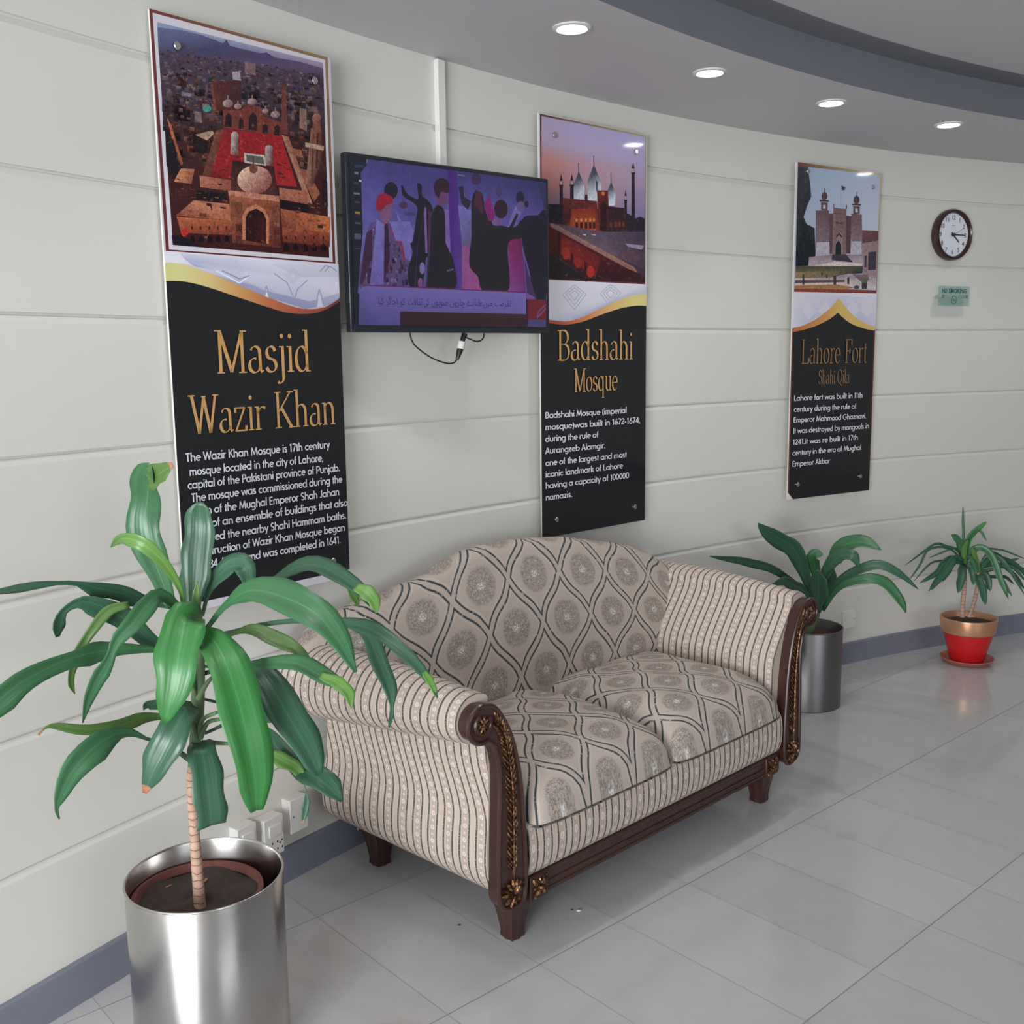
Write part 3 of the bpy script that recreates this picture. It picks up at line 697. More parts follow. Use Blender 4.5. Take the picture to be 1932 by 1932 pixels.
# --- plant behind the sofa arm
pl2 = thing('leafy_plant', 'low plant with long arching leaves in the planter behind the sofa', 'plant', P2+V((0, 0, .02)))
PB2 = pl2.location
def A8(x, y, Y): return at(1320+x/3.157, 940+y/3.157, Y)-PB2
mb = MB(); mb.lathe([(0, .002), (.09, .002), (.095, .01), (.132, .285), (.137, .287), (.137, .300), (.127, .302), (.122, .285)], 48); mb.build('inner_pot', 'terracotta', pl2, autos=30)
mb = MB(); mb.lathe([(.124, .284), (.06, .290), (0, .288)], 40); mb.build('soil', 'soil', pl2)
mb = MB(); mb.tube([(0, 0, .28), A8(700, 690, 4.6), A8(705, 620, 4.6)], [.016, .014, .010], 10); mb.build('stem', 'stem_green', pl2)
L2 = [
 ([(690, 640, 4.6), (650, 520, 4.62), (615, 400, 4.64), (560, 300, 4.64), (480, 240, 4.62), (400, 190, 4.58), (350, 148, 4.55)], 118, 'leaf_dark', .3, .5),
 ([(690, 660, 4.58), (600, 530, 4.55), (500, 460, 4.5), (400, 405, 4.46), (290, 378, 4.42), (180, 360, 4.38), (60, 345, 4.34)], 58, 'leaf_dark', .3, .5),
 ([(700, 680, 4.56), (705, 600, 4.54), (708, 520, 4.52), (706, 425, 4.5)], 140, 'leaf_dark', .2, .25),
 ([(715, 640, 4.62), (745, 480, 4.62), (800, 370, 4.62), (850, 290, 4.6), (930, 262, 4.56), (1010, 275, 4.52), (1080, 308, 4.48)], 96, 'leaf_mid', .3, .5),
 ([(720, 600, 4.58), (740, 450, 4.56), (790, 385, 4.53), (850, 340, 4.5), (910, 350, 4.46), (950, 412, 4.44)], 92, 'leaf_dark', .3, .4),
 ([(700, 560, 4.62), (690, 430, 4.63), (680, 345, 4.62), (735, 335, 4.6)], 86, 'leaf_mid', .3, .4),
 ([(735, 650, 4.58), (780, 550, 4.56), (860, 470, 4.52), (980, 418, 4.48), (1090, 402, 4.45), (1190, 455, 4.42), (1300, 540, 4.4)], 66, 'leaf_dark', .3, .5),
 ([(735, 670, 4.56), (800, 570, 4.53), (880, 505, 4.49), (990, 480, 4.45), (1090, 500, 4.42), (1160, 560, 4.4), (1205, 630, 4.39), (1228, 682, 4.39)], 70, 'leaf_mid', .3, .45),
 ([(690, 640, 4.55), (620, 545, 4.52), (560, 515, 4.5), (500, 490, 4.48), (430, 515, 4.46)], 66, 'leaf_dark', .3, .4),
 ([(720, 660, 4.6), (770, 560, 4.6), (790, 470, 4.6), (795, 410, 4.6)], 70, 'leaf_dark', .3, .5),
]
for pts, w, m_, fold, roll in L2:
    Ym = sum(p[2] for p in pts)/len(pts)
    leaf('leaf', pl2, [A8(*p) for p in pts], w/3.157*Ym/F_PX/cos(roll*.8), m_, fold, roll, [(0, .28), (.2, .45), (.4, .85), (.6, 1), (.8, .8), (.93, .4), (1, .08)], twist=.3, n=18)

# --- red pot with the two headed plant, on its saucer
P3 = V((2.373, 5.22, 0))
sc = thing('plant_saucer', 'round terracotta saucer under the red flower pot', 'saucer', P3)
mb = MB(); mb.lathe([(0, 0), (.098, 0), (.104, .002), (.131, .026), (.132, .030), (.127, .030), (.100, .010), (0, .009)], 64); mb.build('saucer_dish', 'clay_saucer', sc, autos=30)
p3 = thing('potted_yucca', 'narrow leaved plant with two canes in a red pot with a gold rim', 'potted plant', P3+V((0, 0, .0095)))
PB3 = p3.location
mb = MB(); mb.lathe([(0, 0), (.080, 0), (.083, .004), (.121, .150), (.121, .160), (.10, .165)], 64); mb.build('pot', 'red_paint', p3, autos=30)
mb = MB(); mb.lathe([(.118, .158), (.128, .156), (.132, .160), (.141, .228), (.140, .234), (.134, .236), (.130, .230), (.124, .195)], 64); mb.build('pot_rim', 'gold_paint', p3, autos=30)
mb = MB(); mb.lathe([(.126, .204), (.06, .209), (0, .207)], 40); mb.build('soil', 'soil', p3)
def A7(x, y, Y): return at(1600+x/4.6, 880+y/4.6, Y)-PB3
YB = 5.22
for pts, r in (([(992, 1310, YB-.01), (995, 1200, YB), (1010, 1040, YB), (1010, 880, YB)], .0115), ([(1048, 1310, YB-.01), (1090, 1190, YB), (1120, 1060, YB), (1132, 920, YB)], .0105)):
    q = crom([A7(*p) for p in pts], 14); mb = MB(); mb.tube(q, r, 10); mb.build('cane', 'bark', p3)
L3 = [([(1010, 860), (1003, 600), (997, 345)], 36, 'leaf_mid', 0), ([(1015, 830), (1050, 640), (1110, 560), (1205, 480)], 74, 'leaf_bright', 0), ([(1005, 830), (975, 680), (945, 620), (893, 590)], 84, 'leaf_mid', 0),
 ([(1040, 640), (1100, 575), (1150, 565), (1203, 648)], 36, 'leaf_mid', -.1), ([(1000, 790), (930, 715), (850, 690), (760, 670), (640, 750), (488, 866)], 30, 'leaf_dark', -.12), ([(1000, 790), (940, 712), (850, 732), (700, 796)], 28, 'leaf_dark', .05),
 ([(990, 800), (860, 705), (700, 720), (620, 860), (530, 988)], 30, 'leaf_dark', -.06), ([(1000, 850), (900, 822), (780, 820), (690, 862), (568, 1002)], 26, 'leaf_dark', -.1), ([(1000, 840), (900, 790), (820, 850), (760, 930), (618, 1014)], 76, 'leaf_dark', -.12),
 ([(1000, 830), (930, 790), (865, 885), (780, 985), (700, 1082)], 92, 'leaf_dark', -.15), ([(1000, 850), (930, 835), (880, 910), (818, 1006)], 42, 'leaf_dark', -.1), ([(1005, 850), (990, 900), (975, 990), (952, 1098)], 104, 'leaf_dark', -.14),
 ([(1030, 820), (1080, 730), (1170, 708), (1250, 790), (1320, 970), (1392, 1152)], 88, 'leaf_mid', -.12), ([(1030, 830), (1110, 735), (1200, 714), (1330, 724), (1430, 760), (1560, 812)], 24, 'leaf_dark', 0), ([(1130, 900), (1200, 790), (1300, 785), (1390, 880), (1535, 1118)], 50, 'leaf_dark', -.08),
 ([(1130, 900), (1220, 770), (1300, 780), (1380, 850), (1545, 892)], 74, 'leaf_dark', .04), ([(1130, 910), (1260, 880), (1390, 830), (1482, 798)], 52, 'leaf_mid', .05), ([(1130, 920), (1230, 900), (1340, 868), (1440, 885), (1550, 1005)], 52, 'leaf_dark', 0),
 ([(1120, 930), (1140, 990), (1170, 1090), (1192, 1202)], 96, 'leaf_dark', -.12), ([(1140, 920), (1190, 940), (1215, 1000), (1232, 1082)], 88, 'leaf_dark', -.02), ([(1150, 900), (1270, 890), (1340, 1000), (1422, 1122)], 56, 'leaf_dark', -.08),
 ([(1130, 930), (1115, 820), (1080, 700)], 70, 'leaf_light', -.06), ([(1135, 920), (1190, 840), (1245, 785)], 52, 'leaf_mid', -.05), ([(1010, 850), (1008, 740), (1030, 650)], 62, 'leaf_light', -.08),
 ([(1130, 910), (1290, 800), (1450, 850), (1600, 1010)], 56, 'leaf_dark', .05), ([(1130, 920), (1300, 850), (1440, 940), (1540, 1075)], 50, 'leaf_dark', .02), ([(1130, 930), (1260, 960), (1360, 960), (1440, 1020)], 44, 'leaf_dark', .06), ([(1010, 860), (1060, 880), (1080, 960), (1090, 1030)], 70, 'leaf_dark', -.05), ([(1010, 860), (1040, 800), (1085, 850), (1110, 940)], 80, 'leaf_dark', -.08)]
for pts, w, m_, dy in L3:
    n_ = len(pts)
    leaf('leaf', p3, [A7(x, y, YB+dy*k/(n_-1)*1.0) for k, (x, y) in enumerate(pts)], w/4.6*YB/F_PX*.74, m_, .35, .3, [(0, .6), (.2, .9), (.5, 1), (.8, .85), (.93, .5), (1, .06)], n=14)

# ================================================================== printed boards
import numpy as np
def homog(src, dst):
    A = []; b_ = []
    for (x, y), (u, v) in zip(src, dst):
        A += [[x, y, 1, 0, 0, 0, -u*x, -u*y], [0, 0, 0, x, y, 1, -v*x, -v*y]]; b_ += [u, v]
    h = np.linalg.solve(np.array(A, float), np.array(b_, float))
    def f(x, y):
        w = h[6]*x+h[7]*y+1; return ((h[0]*x+h[1]*y+h[2])/w, (h[3]*x+h[4]*y+h[5])/w)
    return f
class Art:
    """flat artwork: coloured shapes printed one over the other on one sheet"""
    def __init__(s, H, x0, y0, sc, clip, gain=1.0): s.H, s.o, s.mb, s.n, s.clip, s.k = H, (x0, y0, sc), MB(), 0, clip, gain; s.tex = 0.0
    def view(s, x0, y0, sc): s.o = (x0, y0, sc)
    def m(s, x, y):
        x0, y0, sc = s.o; u, v = s.H(x0+x/sc, y0+y/sc); a, b, c, d = s.clip
        return (min(b, max(a, u)), min(d, max(c, v)))
    def poly(s, pts, *cols, sub=False):
        if not sub: s.n += 1
        y = -.0004-.000016*s.n
        cc = [rgb(*[q*.86+.14*(sum(c)/3) for q in c], s.k)[:3]+(s.tex,) for c in cols]
        if len(cc) == 1: cc = cc*len(pts)
        s.mb.face([(u, y, v) for u, v in (s.m(*p) for p in pts)], None, cc)
    def bil(s, quad, rows, n=10):
        """smooth field of colours over a four sided patch"""
        s.n += 1; (ax, ay), (bx, by), (cx, cy), (dx, dy) = quad; nr, nc = len(rows)-1, len(rows[0])-1
        def cc(u, v):
            a, b = min(int(u*nc), nc-1), min(int(v*nr), nr-1); fu, fv = u*nc-a, v*nr-b
            fu, fv = fu*fu*(3-2*fu), fv*fv*(3-2*fv)
            return tuple((p*(1-fu)+q*fu)*(1-fv)+(r*(1-fu)+t*fu)*fv for p, q, r, t in zip(rows[b][a], rows[b][a+1], rows[b+1][a], rows[b+1][a+1]))
        def pp(u, v): return ((ax*(1-u)+bx*u)*(1-v)+(dx*(1-u)+cx*u)*v, (ay*(1-u)+by*u)*(1-v)+(dy*(1-u)+cy*u)*v)
        for i in range(n):
            for j in range(n):
                q = [(i/n, j/n), ((i+1)/n, j/n), ((i+1)/n, (j+1)/n), (i/n, (j+1)/n)]
                s.poly([pp(*t) for t in q], *[cc(*t) for t in q], sub=True)
    def smooth(s, pts, c, n=40): s.poly(crom(pts, n), c)
    def ell(s, cx, cy, rx, ry, c, c2=None, n=18):
        pts = [(cx+rx*cos(2*pi*k/n), cy+ry*sin(2*pi*k/n)) for k in range(n)]
        if c2: s.poly(pts, *[tuple(a+(b-a)*(.5+.5*cos(2*pi*k/n-.6)) for a, b in zip(c, c2)) for k in range(n)])
        else: s.poly(pts, c)
    def line(s, pts, w, c):
        s.n += 1
        for (x0, y0), (x1, y1) in zip(pts, pts[1:]):
            d = math.hypot(x1-x0, y1-y0) or 1; nx, ny = -(y1-y0)/d*w/2, (x1-x0)/d*w/2
            s.poly([(x0+nx, y0+ny), (x1+nx, y1+ny), (x1-nx, y1-ny), (x0-nx, y0-ny)], c, sub=True)
    def strip(s, top, bot, cols, n=40):
        """band between two curves, colours along it"""
        s.n += 1; T, B = crom(top, n), crom(bot, n)
        for i in range(n-1):
            def cc(t):
                q = t*(len(cols)-1); j = min(int(q), len(cols)-2); return tuple(a+(b-a)*(q-j) for a, b in zip(cols[j], cols[j+1]))
            a, b = cc(i/(n-1)), cc((i+1)/(n-1))
            s.poly([T[i], T[i+1], B[i+1], B[i]], a, b, b, a, sub=True)
    def scatter(s, quad, n, size, pal, rnd, tall=.7):
        s.n += 1; (ax, ay), (bx, by), (cx, cy), (dx, dy) = quad
        for _ in range(n):
            u, v = rnd.random(), rnd.random()
            x = (ax*(1-u)+bx*u)*(1-v)+(dx*(1-u)+cx*u)*v; y = (ay*(1-u)+by*u)*(1-v)+(dy*(1-u)+cy*u)*v
            w = size*(.4+rnd.random())*(.5+v); h = w*tall*(.5+rnd.random())
            c = rnd.choice(pal); j = rnd.randint(-14, 14); c = tuple(max(4, min(250, q+j)) for q in c)
            c2 = tuple(max(3, q*.72) for q in c)
            s.poly([(x, y), (x+w, y+w*.14), (x+w, y+h+w*.14), (x, y+h)], c, c, c2, c2, sub=True)
# serif capitals and small letters drawn with a broad pen
def arc(cx, cz, rx, rz, a0, a1, n=16): return [(cx+rx*cos(R(a0+(a1-a0)*k/n)), cz+rz*sin(R(a0+(a1-a0)*k/n))) for k in range(n+1)]
X_ = .62                                              # x height
def bowl(cx, rx, cz=X_/2, rz=X_/2-.015): return arc(cx, cz, rx, rz, 0, 360, 30)
GLY = {   # width, strokes, serifs (x, z, half width)
 'M': (.98, [[(.14, 0), (.14, .97)], [(.14, .97), (.48, .03)], [(.48, .03), (.83, .97)], [(.83, .97), (.83, 0)]], [(.14, 0, .11), (.09, .98, .10), (.83, 0, .13), (.88, .98, .10)]),
 'W': (1.0, [[(.08, .98), (.30, .02)], [(.30, .02), (.50, .92)], [(.50, .92), (.70, .02)], [(.70, .02), (.92, .98)]], [(.08, .98, .12), (.50, .95, .08), (.92, .98, .11)]),
 'K': (.80, [[(.16, 0), (.16, .98)], [(.16, .40), (.68, .98)], [(.30, .55), (.70, 0)]], [(.16, 0, .13), (.16, .98, .13), (.66, .98, .12), (.70, 0, .13)]),
 'B': (.72, [[(.16, 0), (.16, .98)], [(.16, .97)]+arc(.36, .75, .22, .22, 90, -90)+[(.16, .53)], [(.16, .53)]+arc(.38, .27, .26, .26, 90, -90)+[(.16, .01)]], [(.12, 0, .10), (.12, .98, .10)]),
 'L': (.66, [[(.16, 0), (.16, .98)], [(.10, .015), (.60, .015)], [(.60, .0), (.61, .24)]], [(.16, .98, .13), (.10, 0, .08)]),
 'F': (.64, [[(.16, 0), (.16, .98)], [(.10, .965), (.58, .965)], [(.58, .98), (.59, .76)], [(.16, .5), (.44, .5)], [(.44, .6), (.44, .40)]], [(.16, 0, .14), (.10, .98, .07)]),
 'S': (.60, [arc(.30, .74, .20, .235, 20, 270, 18)+arc(.30, .265, .23, .25, 90, -160, 18)], []),
 'Q': (.86, [arc(.42, .49, .34, .49, 0, 360, 34), [(.44, .08), (.62, -.10), (.82, -.16)]], []),
 'a': (.56, [arc(.27, .47, .15, .14, 160, 20, 8)+[(.42, .42), (.42, .10), (.46, .02), (.54, .05)], arc(.24, .17, .17, .165, 70, 330, 18)+[(.42, .16)]], []),
 's': (.46, [arc(.23, .465, .14, .145, 15, 270, 14)+arc(.23, .16, .16, .15, 90, -165, 14)], []),
 'j': (.28, [[(.17, X_), (.17, -.12)]+arc(.05, -.12, .12, .14, 0, -130, 8)], [(.12, X_, .07)]),
 'i': (.28, [[(.15, 0), (.15, X_)]], [(.15, 0, .11), (.10, X_, .07)]),
 'd': (.60, [[(.45, 0), (.45, 1.02)], arc(.27, .31, .20, .30, 25, 335, 22)], [(.39, 1.02, .07), (.50, 0, .07)]),
 'z': (.50, [[(.07, X_-.015), (.43, X_-.015)], [(.42, X_), (.06, 0)], [(.06, .015), (.45, .015)], [(.07, X_), (.06, X_-.13)], [(.45, 0), (.46, .14)]], []),
 'r': (.44, [[(.14, 0), (.14, X_)], [(.14, .42)]+arc(.32, .42, .17, .18, 165, 50, 9)], [(.14, 0, .12), (.09, X_, .07)]),
 'h': (.62, [[(.14, 0), (.14, 1.02)], [(.14, .42)]+arc(.31, .42, .17, .19, 170, 0, 12)+[(.48, 0)]], [(.14, 0, .11), (.09, 1.02, .07), (.48, 0, .11)]),
 'n': (.62, [[(.14, 0), (.14, X_)], [(.14, .42)]+arc(.31, .42, .17, .19, 170, 0, 12)+[(.48, 0)]], [(.14, 0, .11), (.09, X_, .07), (.48, 0, .11)]),
 'o': (.56, [bowl(.28, .22)], []),
 'q': (.60, [[(.45, -.30), (.45, X_)], arc(.27, .31, .20, .30, 25, 335, 22)], [(.45, -.30, .11)]),
 'u': (.62, [[(.14, X_), (.14, .20)]+arc(.31, .20, .17, .19, 180, 330, 12)+[(.48, .2)], [(.48, X_), (.48, 0)]], [(.09, X_, .07), (.43, X_, .07), (.53, 0, .07)]),
 'e': (.54, [[(.07, .34), (.46, .34)]+arc(.27, .31, .20, .30, 5, 320, 26)], []),
 't': (.38, [[(.17, .82), (.17, .12)]+arc(.27, .12, .10, .12, 180, 310, 8), [(.05, X_), (.33, X_)]], []),
 'l': (.28, [[(.15, 0), (.15, 1.02)]], [(.15, 0, .11), (.10, 1.02, .07)]),
 ' ': (.34, [], [])}
def serif_text(mb, txt, x0, x1, z, h, y, weight=1.0):
    tot = sum(GLY[c][0] for c in txt); k = (x1-x0)/tot; x = x0; th, tk = .024*weight, .105*weight
    cap = h
    for c in txt:
        w, strokes, ser = GLY[c]
        for st in strokes:
            n = len(st); Lp, Rp = [], []
            for i, (a, b) in enumerate(st):
                p, q = st[max(0, i-1)], st[min(n-1, i+1)]
                d = math.atan2(q[1]-p[1], q[0]-p[0]); wd = (th+(tk-th)*abs(sin(d-R(20)))**1.6)/2
                nx, nz = -sin(d)*wd, cos(d)*wd
                Lp.append((x+(a+nx)*k, y, z+(b+nz)*cap)); Rp.append((x+(a-nx)*k, y, z+(b-nz)*cap))
            for i in range(n-1): mb.face([Lp[i], Lp[i+1], Rp[i+1], Rp[i]])
        for a, b, hw in ser:
            s0 = 1 if b < .5 else -1
            mb.face([(x+(a-hw)*k, y-.00002, z+b*cap), (x+(a+hw)*k, y-.00002, z+b*cap), (x+(a+hw)*k, y-.00002, z+(b+s0*.03)*cap), (x+(a-hw)*k, y-.00002, z+(b+s0*.03)*cap)])
        if c in 'ij':
            mb.face([(x+(.15+.062*cos(2*pi*t/12))*k, y, z+(.86+.055*sin(2*pi*t/12))*cap) for t in range(12)])
        x += w*k
# plain geometric letters of even weight for the small text
def circ(cx, cz=.33, rx=.25, rz=.27): return arc(cx, cz, rx, rz, 0, 360, 24)
AS, XH = 1.04, .66
ARCH = [(.10, .36)]+arc(.30, .38, .20, .23, 170, 0, 10)+[(.50, 0)]
FUT = {'a': (.68, [circ(.30), [(.56, 0), (.56, XH)]]), 'b': (.68, [[(.10, 0), (.10, AS)], circ(.36)]), 'c': (.56, [arc(.33, .33, .25, .27, 45, 315)]), 'd': (.68, [circ(.30), [(.56, 0), (.56, AS)]]),
 'e': (.62, [[(.08, .35), (.56, .35)]+arc(.32, .33, .25, .27, 5, 310, 20)]), 'f': (.36, [[(.17, 0), (.17, .85)]+arc(.31, .85, .14, .14, 180, 90, 6), [(.02, .60), (.34, .60)]]), 'g': (.68, [circ(.30), [(.56, XH), (.56, -.08)]+arc(.32, -.06, .24, .20, 0, -140, 10)]),
 'h': (.62, [[(.10, 0), (.10, AS)], ARCH]), 'i': (.22, [[(.11, 0), (.11, XH)], [(.11, .84), (.11, .98)]]), 'j': (.24, [[(.13, XH), (.13, -.12)]+arc(.0, -.12, .13, .14, 0, -90, 6), [(.13, .84), (.13, .98)]]),
 'k': (.52, [[(.10, 0), (.10, AS)], [(.12, .30), (.42, XH)], [(.20, .38), (.46, 0)]]), 'l': (.22, [[(.11, 0), (.11, AS)]]), 'm': (.92, [[(.10, 0), (.10, XH)], [(.10, .38)]+arc(.27, .42, .17, .19, 170, 0, 8)+[(.44, 0)], [(.44, .38)]+arc(.61, .42, .17, .19, 170, 0, 8)+[(.78, 0)]]),
 'n': (.62, [[(.10, 0), (.10, XH)], ARCH]), 'o': (.64, [circ(.32)]), 'p': (.68, [[(.10, -.30), (.10, XH)], circ(.36)]), 'q': (.68, [circ(.30), [(.56, -.30), (.56, XH)]]), 'r': (.40, [[(.10, 0), (.10, XH)], arc(.28, .40, .18, .21, 165, 60, 6)]),
 's': (.46, [arc(.22, .48, .14, .13, 30, 260, 10)+arc(.22, .19, .15, .135, 80, -150, 10)]), 't': (.34, [[(.16, .88), (.16, 0)], [(.02, .60), (.32, .60)]]), 'u': (.62, [[(.10, XH), (.10, .26)]+arc(.30, .26, .20, .21, 180, 360, 10)+[(.50, XH)]]),
 'v': (.54, [[(.05, XH), (.27, .03)], [(.27, .03), (.49, XH)]]), 'w': (.86, [[(.04, XH), (.22, .03)], [(.22, .03), (.42, .62)], [(.42, .62), (.62, .03)], [(.62, .03), (.80, XH)]]), 'y': (.54, [[(.05, XH), (.27, .06)], [(.49, XH), (.16, -.30)]]), 'z': (.50, [[(.06, .60), (.42, .60)], [(.42, .60), (.06, .06)], [(.06, .06), (.45, .06)]]),
 'T': (.58, [[(.02, .94), (.54, .94)], [(.28, 0), (.28, .94)]]), 'W': (.98, [[(.03, 1), (.25, .03)], [(.25, .03), (.48, .95)], [(.48, .95), (.71, .03)], [(.71, .03), (.93, 1)]]), 'K': (.64, [[(.10, 0), (.10, 1)], [(.14, .45), (.56, 1)], [(.26, .58), (.60, 0)]]),
 'M': (.94, [[(.08, 0), (.18, .98)], [(.18, .98), (.46, .12)], [(.46, .12), (.74, .98)], [(.74, .98), (.84, 0)]]), 'L': (.52, [[(.10, 0), (.10, 1)], [(.10, .06), (.48, .06)]]), 'P': (.58, [[(.10, 0), (.10, 1)], [(.1, .94)]+arc(.30, .70, .22, .24, 90, -90, 10)+[(.1, .46)]]),
 'E': (.54, [[(.10, 0), (.10, 1)], [(.1, .94), (.48, .94)], [(.1, .52), (.46, .52)], [(.1, .06), (.48, .06)]]), 'S': (.56, [arc(.26, .73, .18, .21, 35, 260, 12)+arc(.26, .27, .20, .21, 80, -150, 12)]), 'J': (.46, [[(.32, 1), (.32, .22)]+arc(.19, .22, .13, .17, 0, -150, 8)]),
 'H': (.74, [[(.10, 0), (.10, 1)], [(.62, 0), (.62, 1)], [(.1, .52), (.62, .52)]]), 'C': (.78, [arc(.44, .5, .37, .44, 45, 315, 18)]), 'A': (.70, [[(.04, 0), (.34, .98)], [(.34, .98), (.64, 0)], [(.15, .30), (.53, .30)]]), 'I': (.24, [[(.11, 0), (.11, 1)]]),
 'B': (.62, [[(.10, 0), (.10, 1)], [(.1, .94)]+arc(.28, .74, .20, .2, 90, -90, 8)+[(.1, .54)], [(.1, .54)]+arc(.30, .30, .23, .24, 90, -90, 8)+[(.1, .06)]]), 'G': (.88, [arc(.44, .5, .37, .44, 45, 350, 18)+[(.80, .46), (.50, .46)]]),
 '1': (.40, [[(.06, .80), (.20, .95)], [(.22, 1), (.22, 0)]]), '7': (.52, [[(.04, .94), (.46, .94)], [(.46, .94), (.16, 0)]]), '2': (.54, [arc(.25, .72, .20, .22, 170, -30, 10)+[(.06, .06)], [(.06, .06), (.48, .06)]]), '6': (.56, [arc(.28, .28, .21, .23, 0, 360, 18), [(.09, .36), (.38, 1.0)]]),
 '4': (.58, [[(.40, 0), (.40, 1.0)], [(.40, 1.0), (.04, .26)], [(.04, .26), (.54, .26)]]), '3': (.52, [arc(.24, .74, .18, .2, 150, -90, 10)+arc(.24, .28, .21, .23, 90, -150, 10)]), '0': (.58, [arc(.28, .5, .21, .44, 0, 360, 22)]),
 '.': (.22, [[(.11, 0), (.11, .14)]]), ',': (.22, [[(.12, .12), (.06, -.14)]]), '-': (.36, [[(.05, .36), (.31, .36)]]), '(': (.30, [arc(.38, .38, .28, .66, 125, 235, 10)]), ')': (.30, [arc(-.08, .38, .28, .66, 55, -55, 10)]), ' ': (.30, [])}
def plain_text(mb, txt, x0, x1, z, h, y, wt=.145):
    k = (x1-x0)/sum(FUT[c][0] for c in txt); x = x0
    for c in txt:
        w, strokes = FUT[c]
        for st in strokes:
            n = len(st); Lp, Rp = [], []; shut = n > 3 and math.dist(st[0], st[-1]) < .01
            for i, (a, b) in enumerate(st):
                p, q = (st[i-1] if i else (st[-2] if shut else st[0])), (st[i+1] if i < n-1 else (st[1] if shut else st[-1]))
                d = math.atan2(q[1]-p[1], q[0]-p[0]); nx, nz = -sin(d)*wt/2, cos(d)*wt/2
                Lp.append((x+(a+nx)*k, y, z+(b+nz)*h)); Rp.append((x+(a-nx)*k, y, z+(b-nz)*h))
            for i in range(n-1): mb.face([Lp[i], Lp[i+1], Rp[i+1], Rp[i]])
        x += w*k
def text_faces(s, bold=0.0, spacing=1.0):
    c = bpy.data.curves.new('txt', 'FONT'); c.body = s; c.offset = bold; c.space_character = spacing; c.resolution_u = 3
    o = bpy.data.objects.new('txt', c); col.objects.link(o); bpy.context.view_layer.update()
    me = bpy.data.meshes.new_from_object(o.evaluated_get(bpy.context.evaluated_depsgraph_get()))
    v = [tuple(p.co) for p in me.vertices]; f = [list(p.vertices) for p in me.polygons]
    bpy.data.objects.remove(o); bpy.data.curves.remove(c); bpy.data.meshes.remove(me); return v, f
def text_on(mb, s, x0, x1, z, size, y, bold=.012):
    v, f = text_faces(s, bold)
    if not v: return
    a = min(p[0] for p in v); b = max(p[0] for p in v); k = (x1-x0)/(b-a)
    mb.idx([(x0+(p[0]-a)*k, y, z+p[1]*size) for p in v], f)

def board(phi, w, z0, z1, yaw, px, label):
    t = thing('information_board', label, 'wall board', onwall(phi, .045, z0), R(phi-90+yaw), 'landmark boards along the wall')
    h = z1-z0; mb = MB(); mb.box(-w, w, 0, .007, 0, h); mb.build('board', 'board_edge', t, bevel=.001)
    H = homog(px, [(-w, h), (w, h), (w, 0), (-w, 0)])
    return t, H, w, h
def fixings(t, spots, off=.036):
    for x, z in spots:
        mb = MB()
        pr = [(0, -.010), (.0085, -.010), (.0105, -.008), (.0105, -.0012)]
        n = 20
        vv = [(x+r*cos(2*pi*k/n), y, z+r*sin(2*pi*k/n)) for r, y in pr for k in range(n)]
        mb.idx(vv, [(i*n+k, i*n+(k+1) % n, (i+1)*n+(k+1) % n, (i+1)*n+k) for i in range(3) for k in range(n)])
        mb.build('fixing_cap', 'chrome', t, autos=30)
        mb = MB(); mb.tube([(x, .007, z), (x, off, z)], .008, 12); mb.build('standoff', 'chrome', t)
rnd = random.Random(3)
BLACK = (31, 32, 35)
# ---- first board
PX1 = [(280, 17), (617, 108), (666, 1085), (352, 1158)]
t1, H1_, w1, h1 = board(144.1435, .293, .9327, 2.4859, -4.1445, PX1, 'tall board reading Masjid Wazir Khan under an aerial view of a red courtyard')
A = Art(H1_, 250, 0, 3.22, (-w1, w1, 0, h1), 1.0)
A.poly([(93, 55), (1183, 350), (1240, 1600), (185, 1500)], (196, 190, 196))
A.poly([(93, 55), (1165, 345), (1228, 1575), (200, 1500)], (112, 48, 48), (150, 120, 80), (104, 40, 44), (104, 40, 44))
A.poly([(117, 80), (1150, 360), (1211, 1560), (219, 1485)], (206, 200, 210))
A.tex = .25; A.poly([(145, 135), (1138, 377), (1190, 1535), (242, 1458)], (64, 26, 28))
A.poly([(145, 135), (1138, 377), (1141, 450), (152, 290)], (132, 150, 182), (166, 142, 170), (100, 90, 130), (92, 98, 140))
A.poly([(146, 165), (300, 185), (420, 215), (540, 260), (560, 240), (580, 275), (760, 320), (800, 315), (850, 345), (1000, 370), (1139, 410), (1142, 480), (155, 330)], (92, 100, 142), (92, 100, 142), (84, 84, 126), (70, 70, 110), (64, 64, 104), (70, 66, 104), (64, 58, 100), (60, 50, 100), (80, 66, 106), (90, 72, 112), (96, 76, 112), (76, 56, 76), (66, 60, 92))
A.tex = .9; A.poly([(154, 300), (1142, 455), (1155, 800), (185, 760)], (72, 58, 82), (76, 56, 76), (58, 34, 40), (50, 34, 38))
A.scatter([(160, 430), (1100, 520), (1100, 640), (175, 620)], 70, 60, [(84, 62, 74), (52, 38, 50), (108, 78, 80), (64, 44, 54)], rnd, 1.0)
A.scatter([(154, 270), (1110, 440), (1110, 640), (175, 600)], 420, 24, [(92, 70, 84), (60, 44, 58), (116, 84, 84), (48, 34, 44), (84, 50, 56), (128, 100, 104), (70, 60, 90)], rnd)
A.scatter([(175, 560), (540, 560), (500, 960), (200, 900)], 130, 30, [(100, 52, 42), (52, 28, 30), (130, 72, 48), (70, 40, 40), (40, 24, 28), (112, 66, 60)], rnd)
A.scatter([(900, 560), (1110, 560), (1120, 1000), (960, 1000)], 90, 26, [(96, 62, 60), (46, 28, 32), (122, 84, 72), (64, 40, 44), (110, 56, 44)], rnd)
A.poly([(470, 480), (650, 480), (650, 640), (490, 660)], (92, 38, 36), (66, 34, 44), (60, 30, 34), (100, 40, 34))
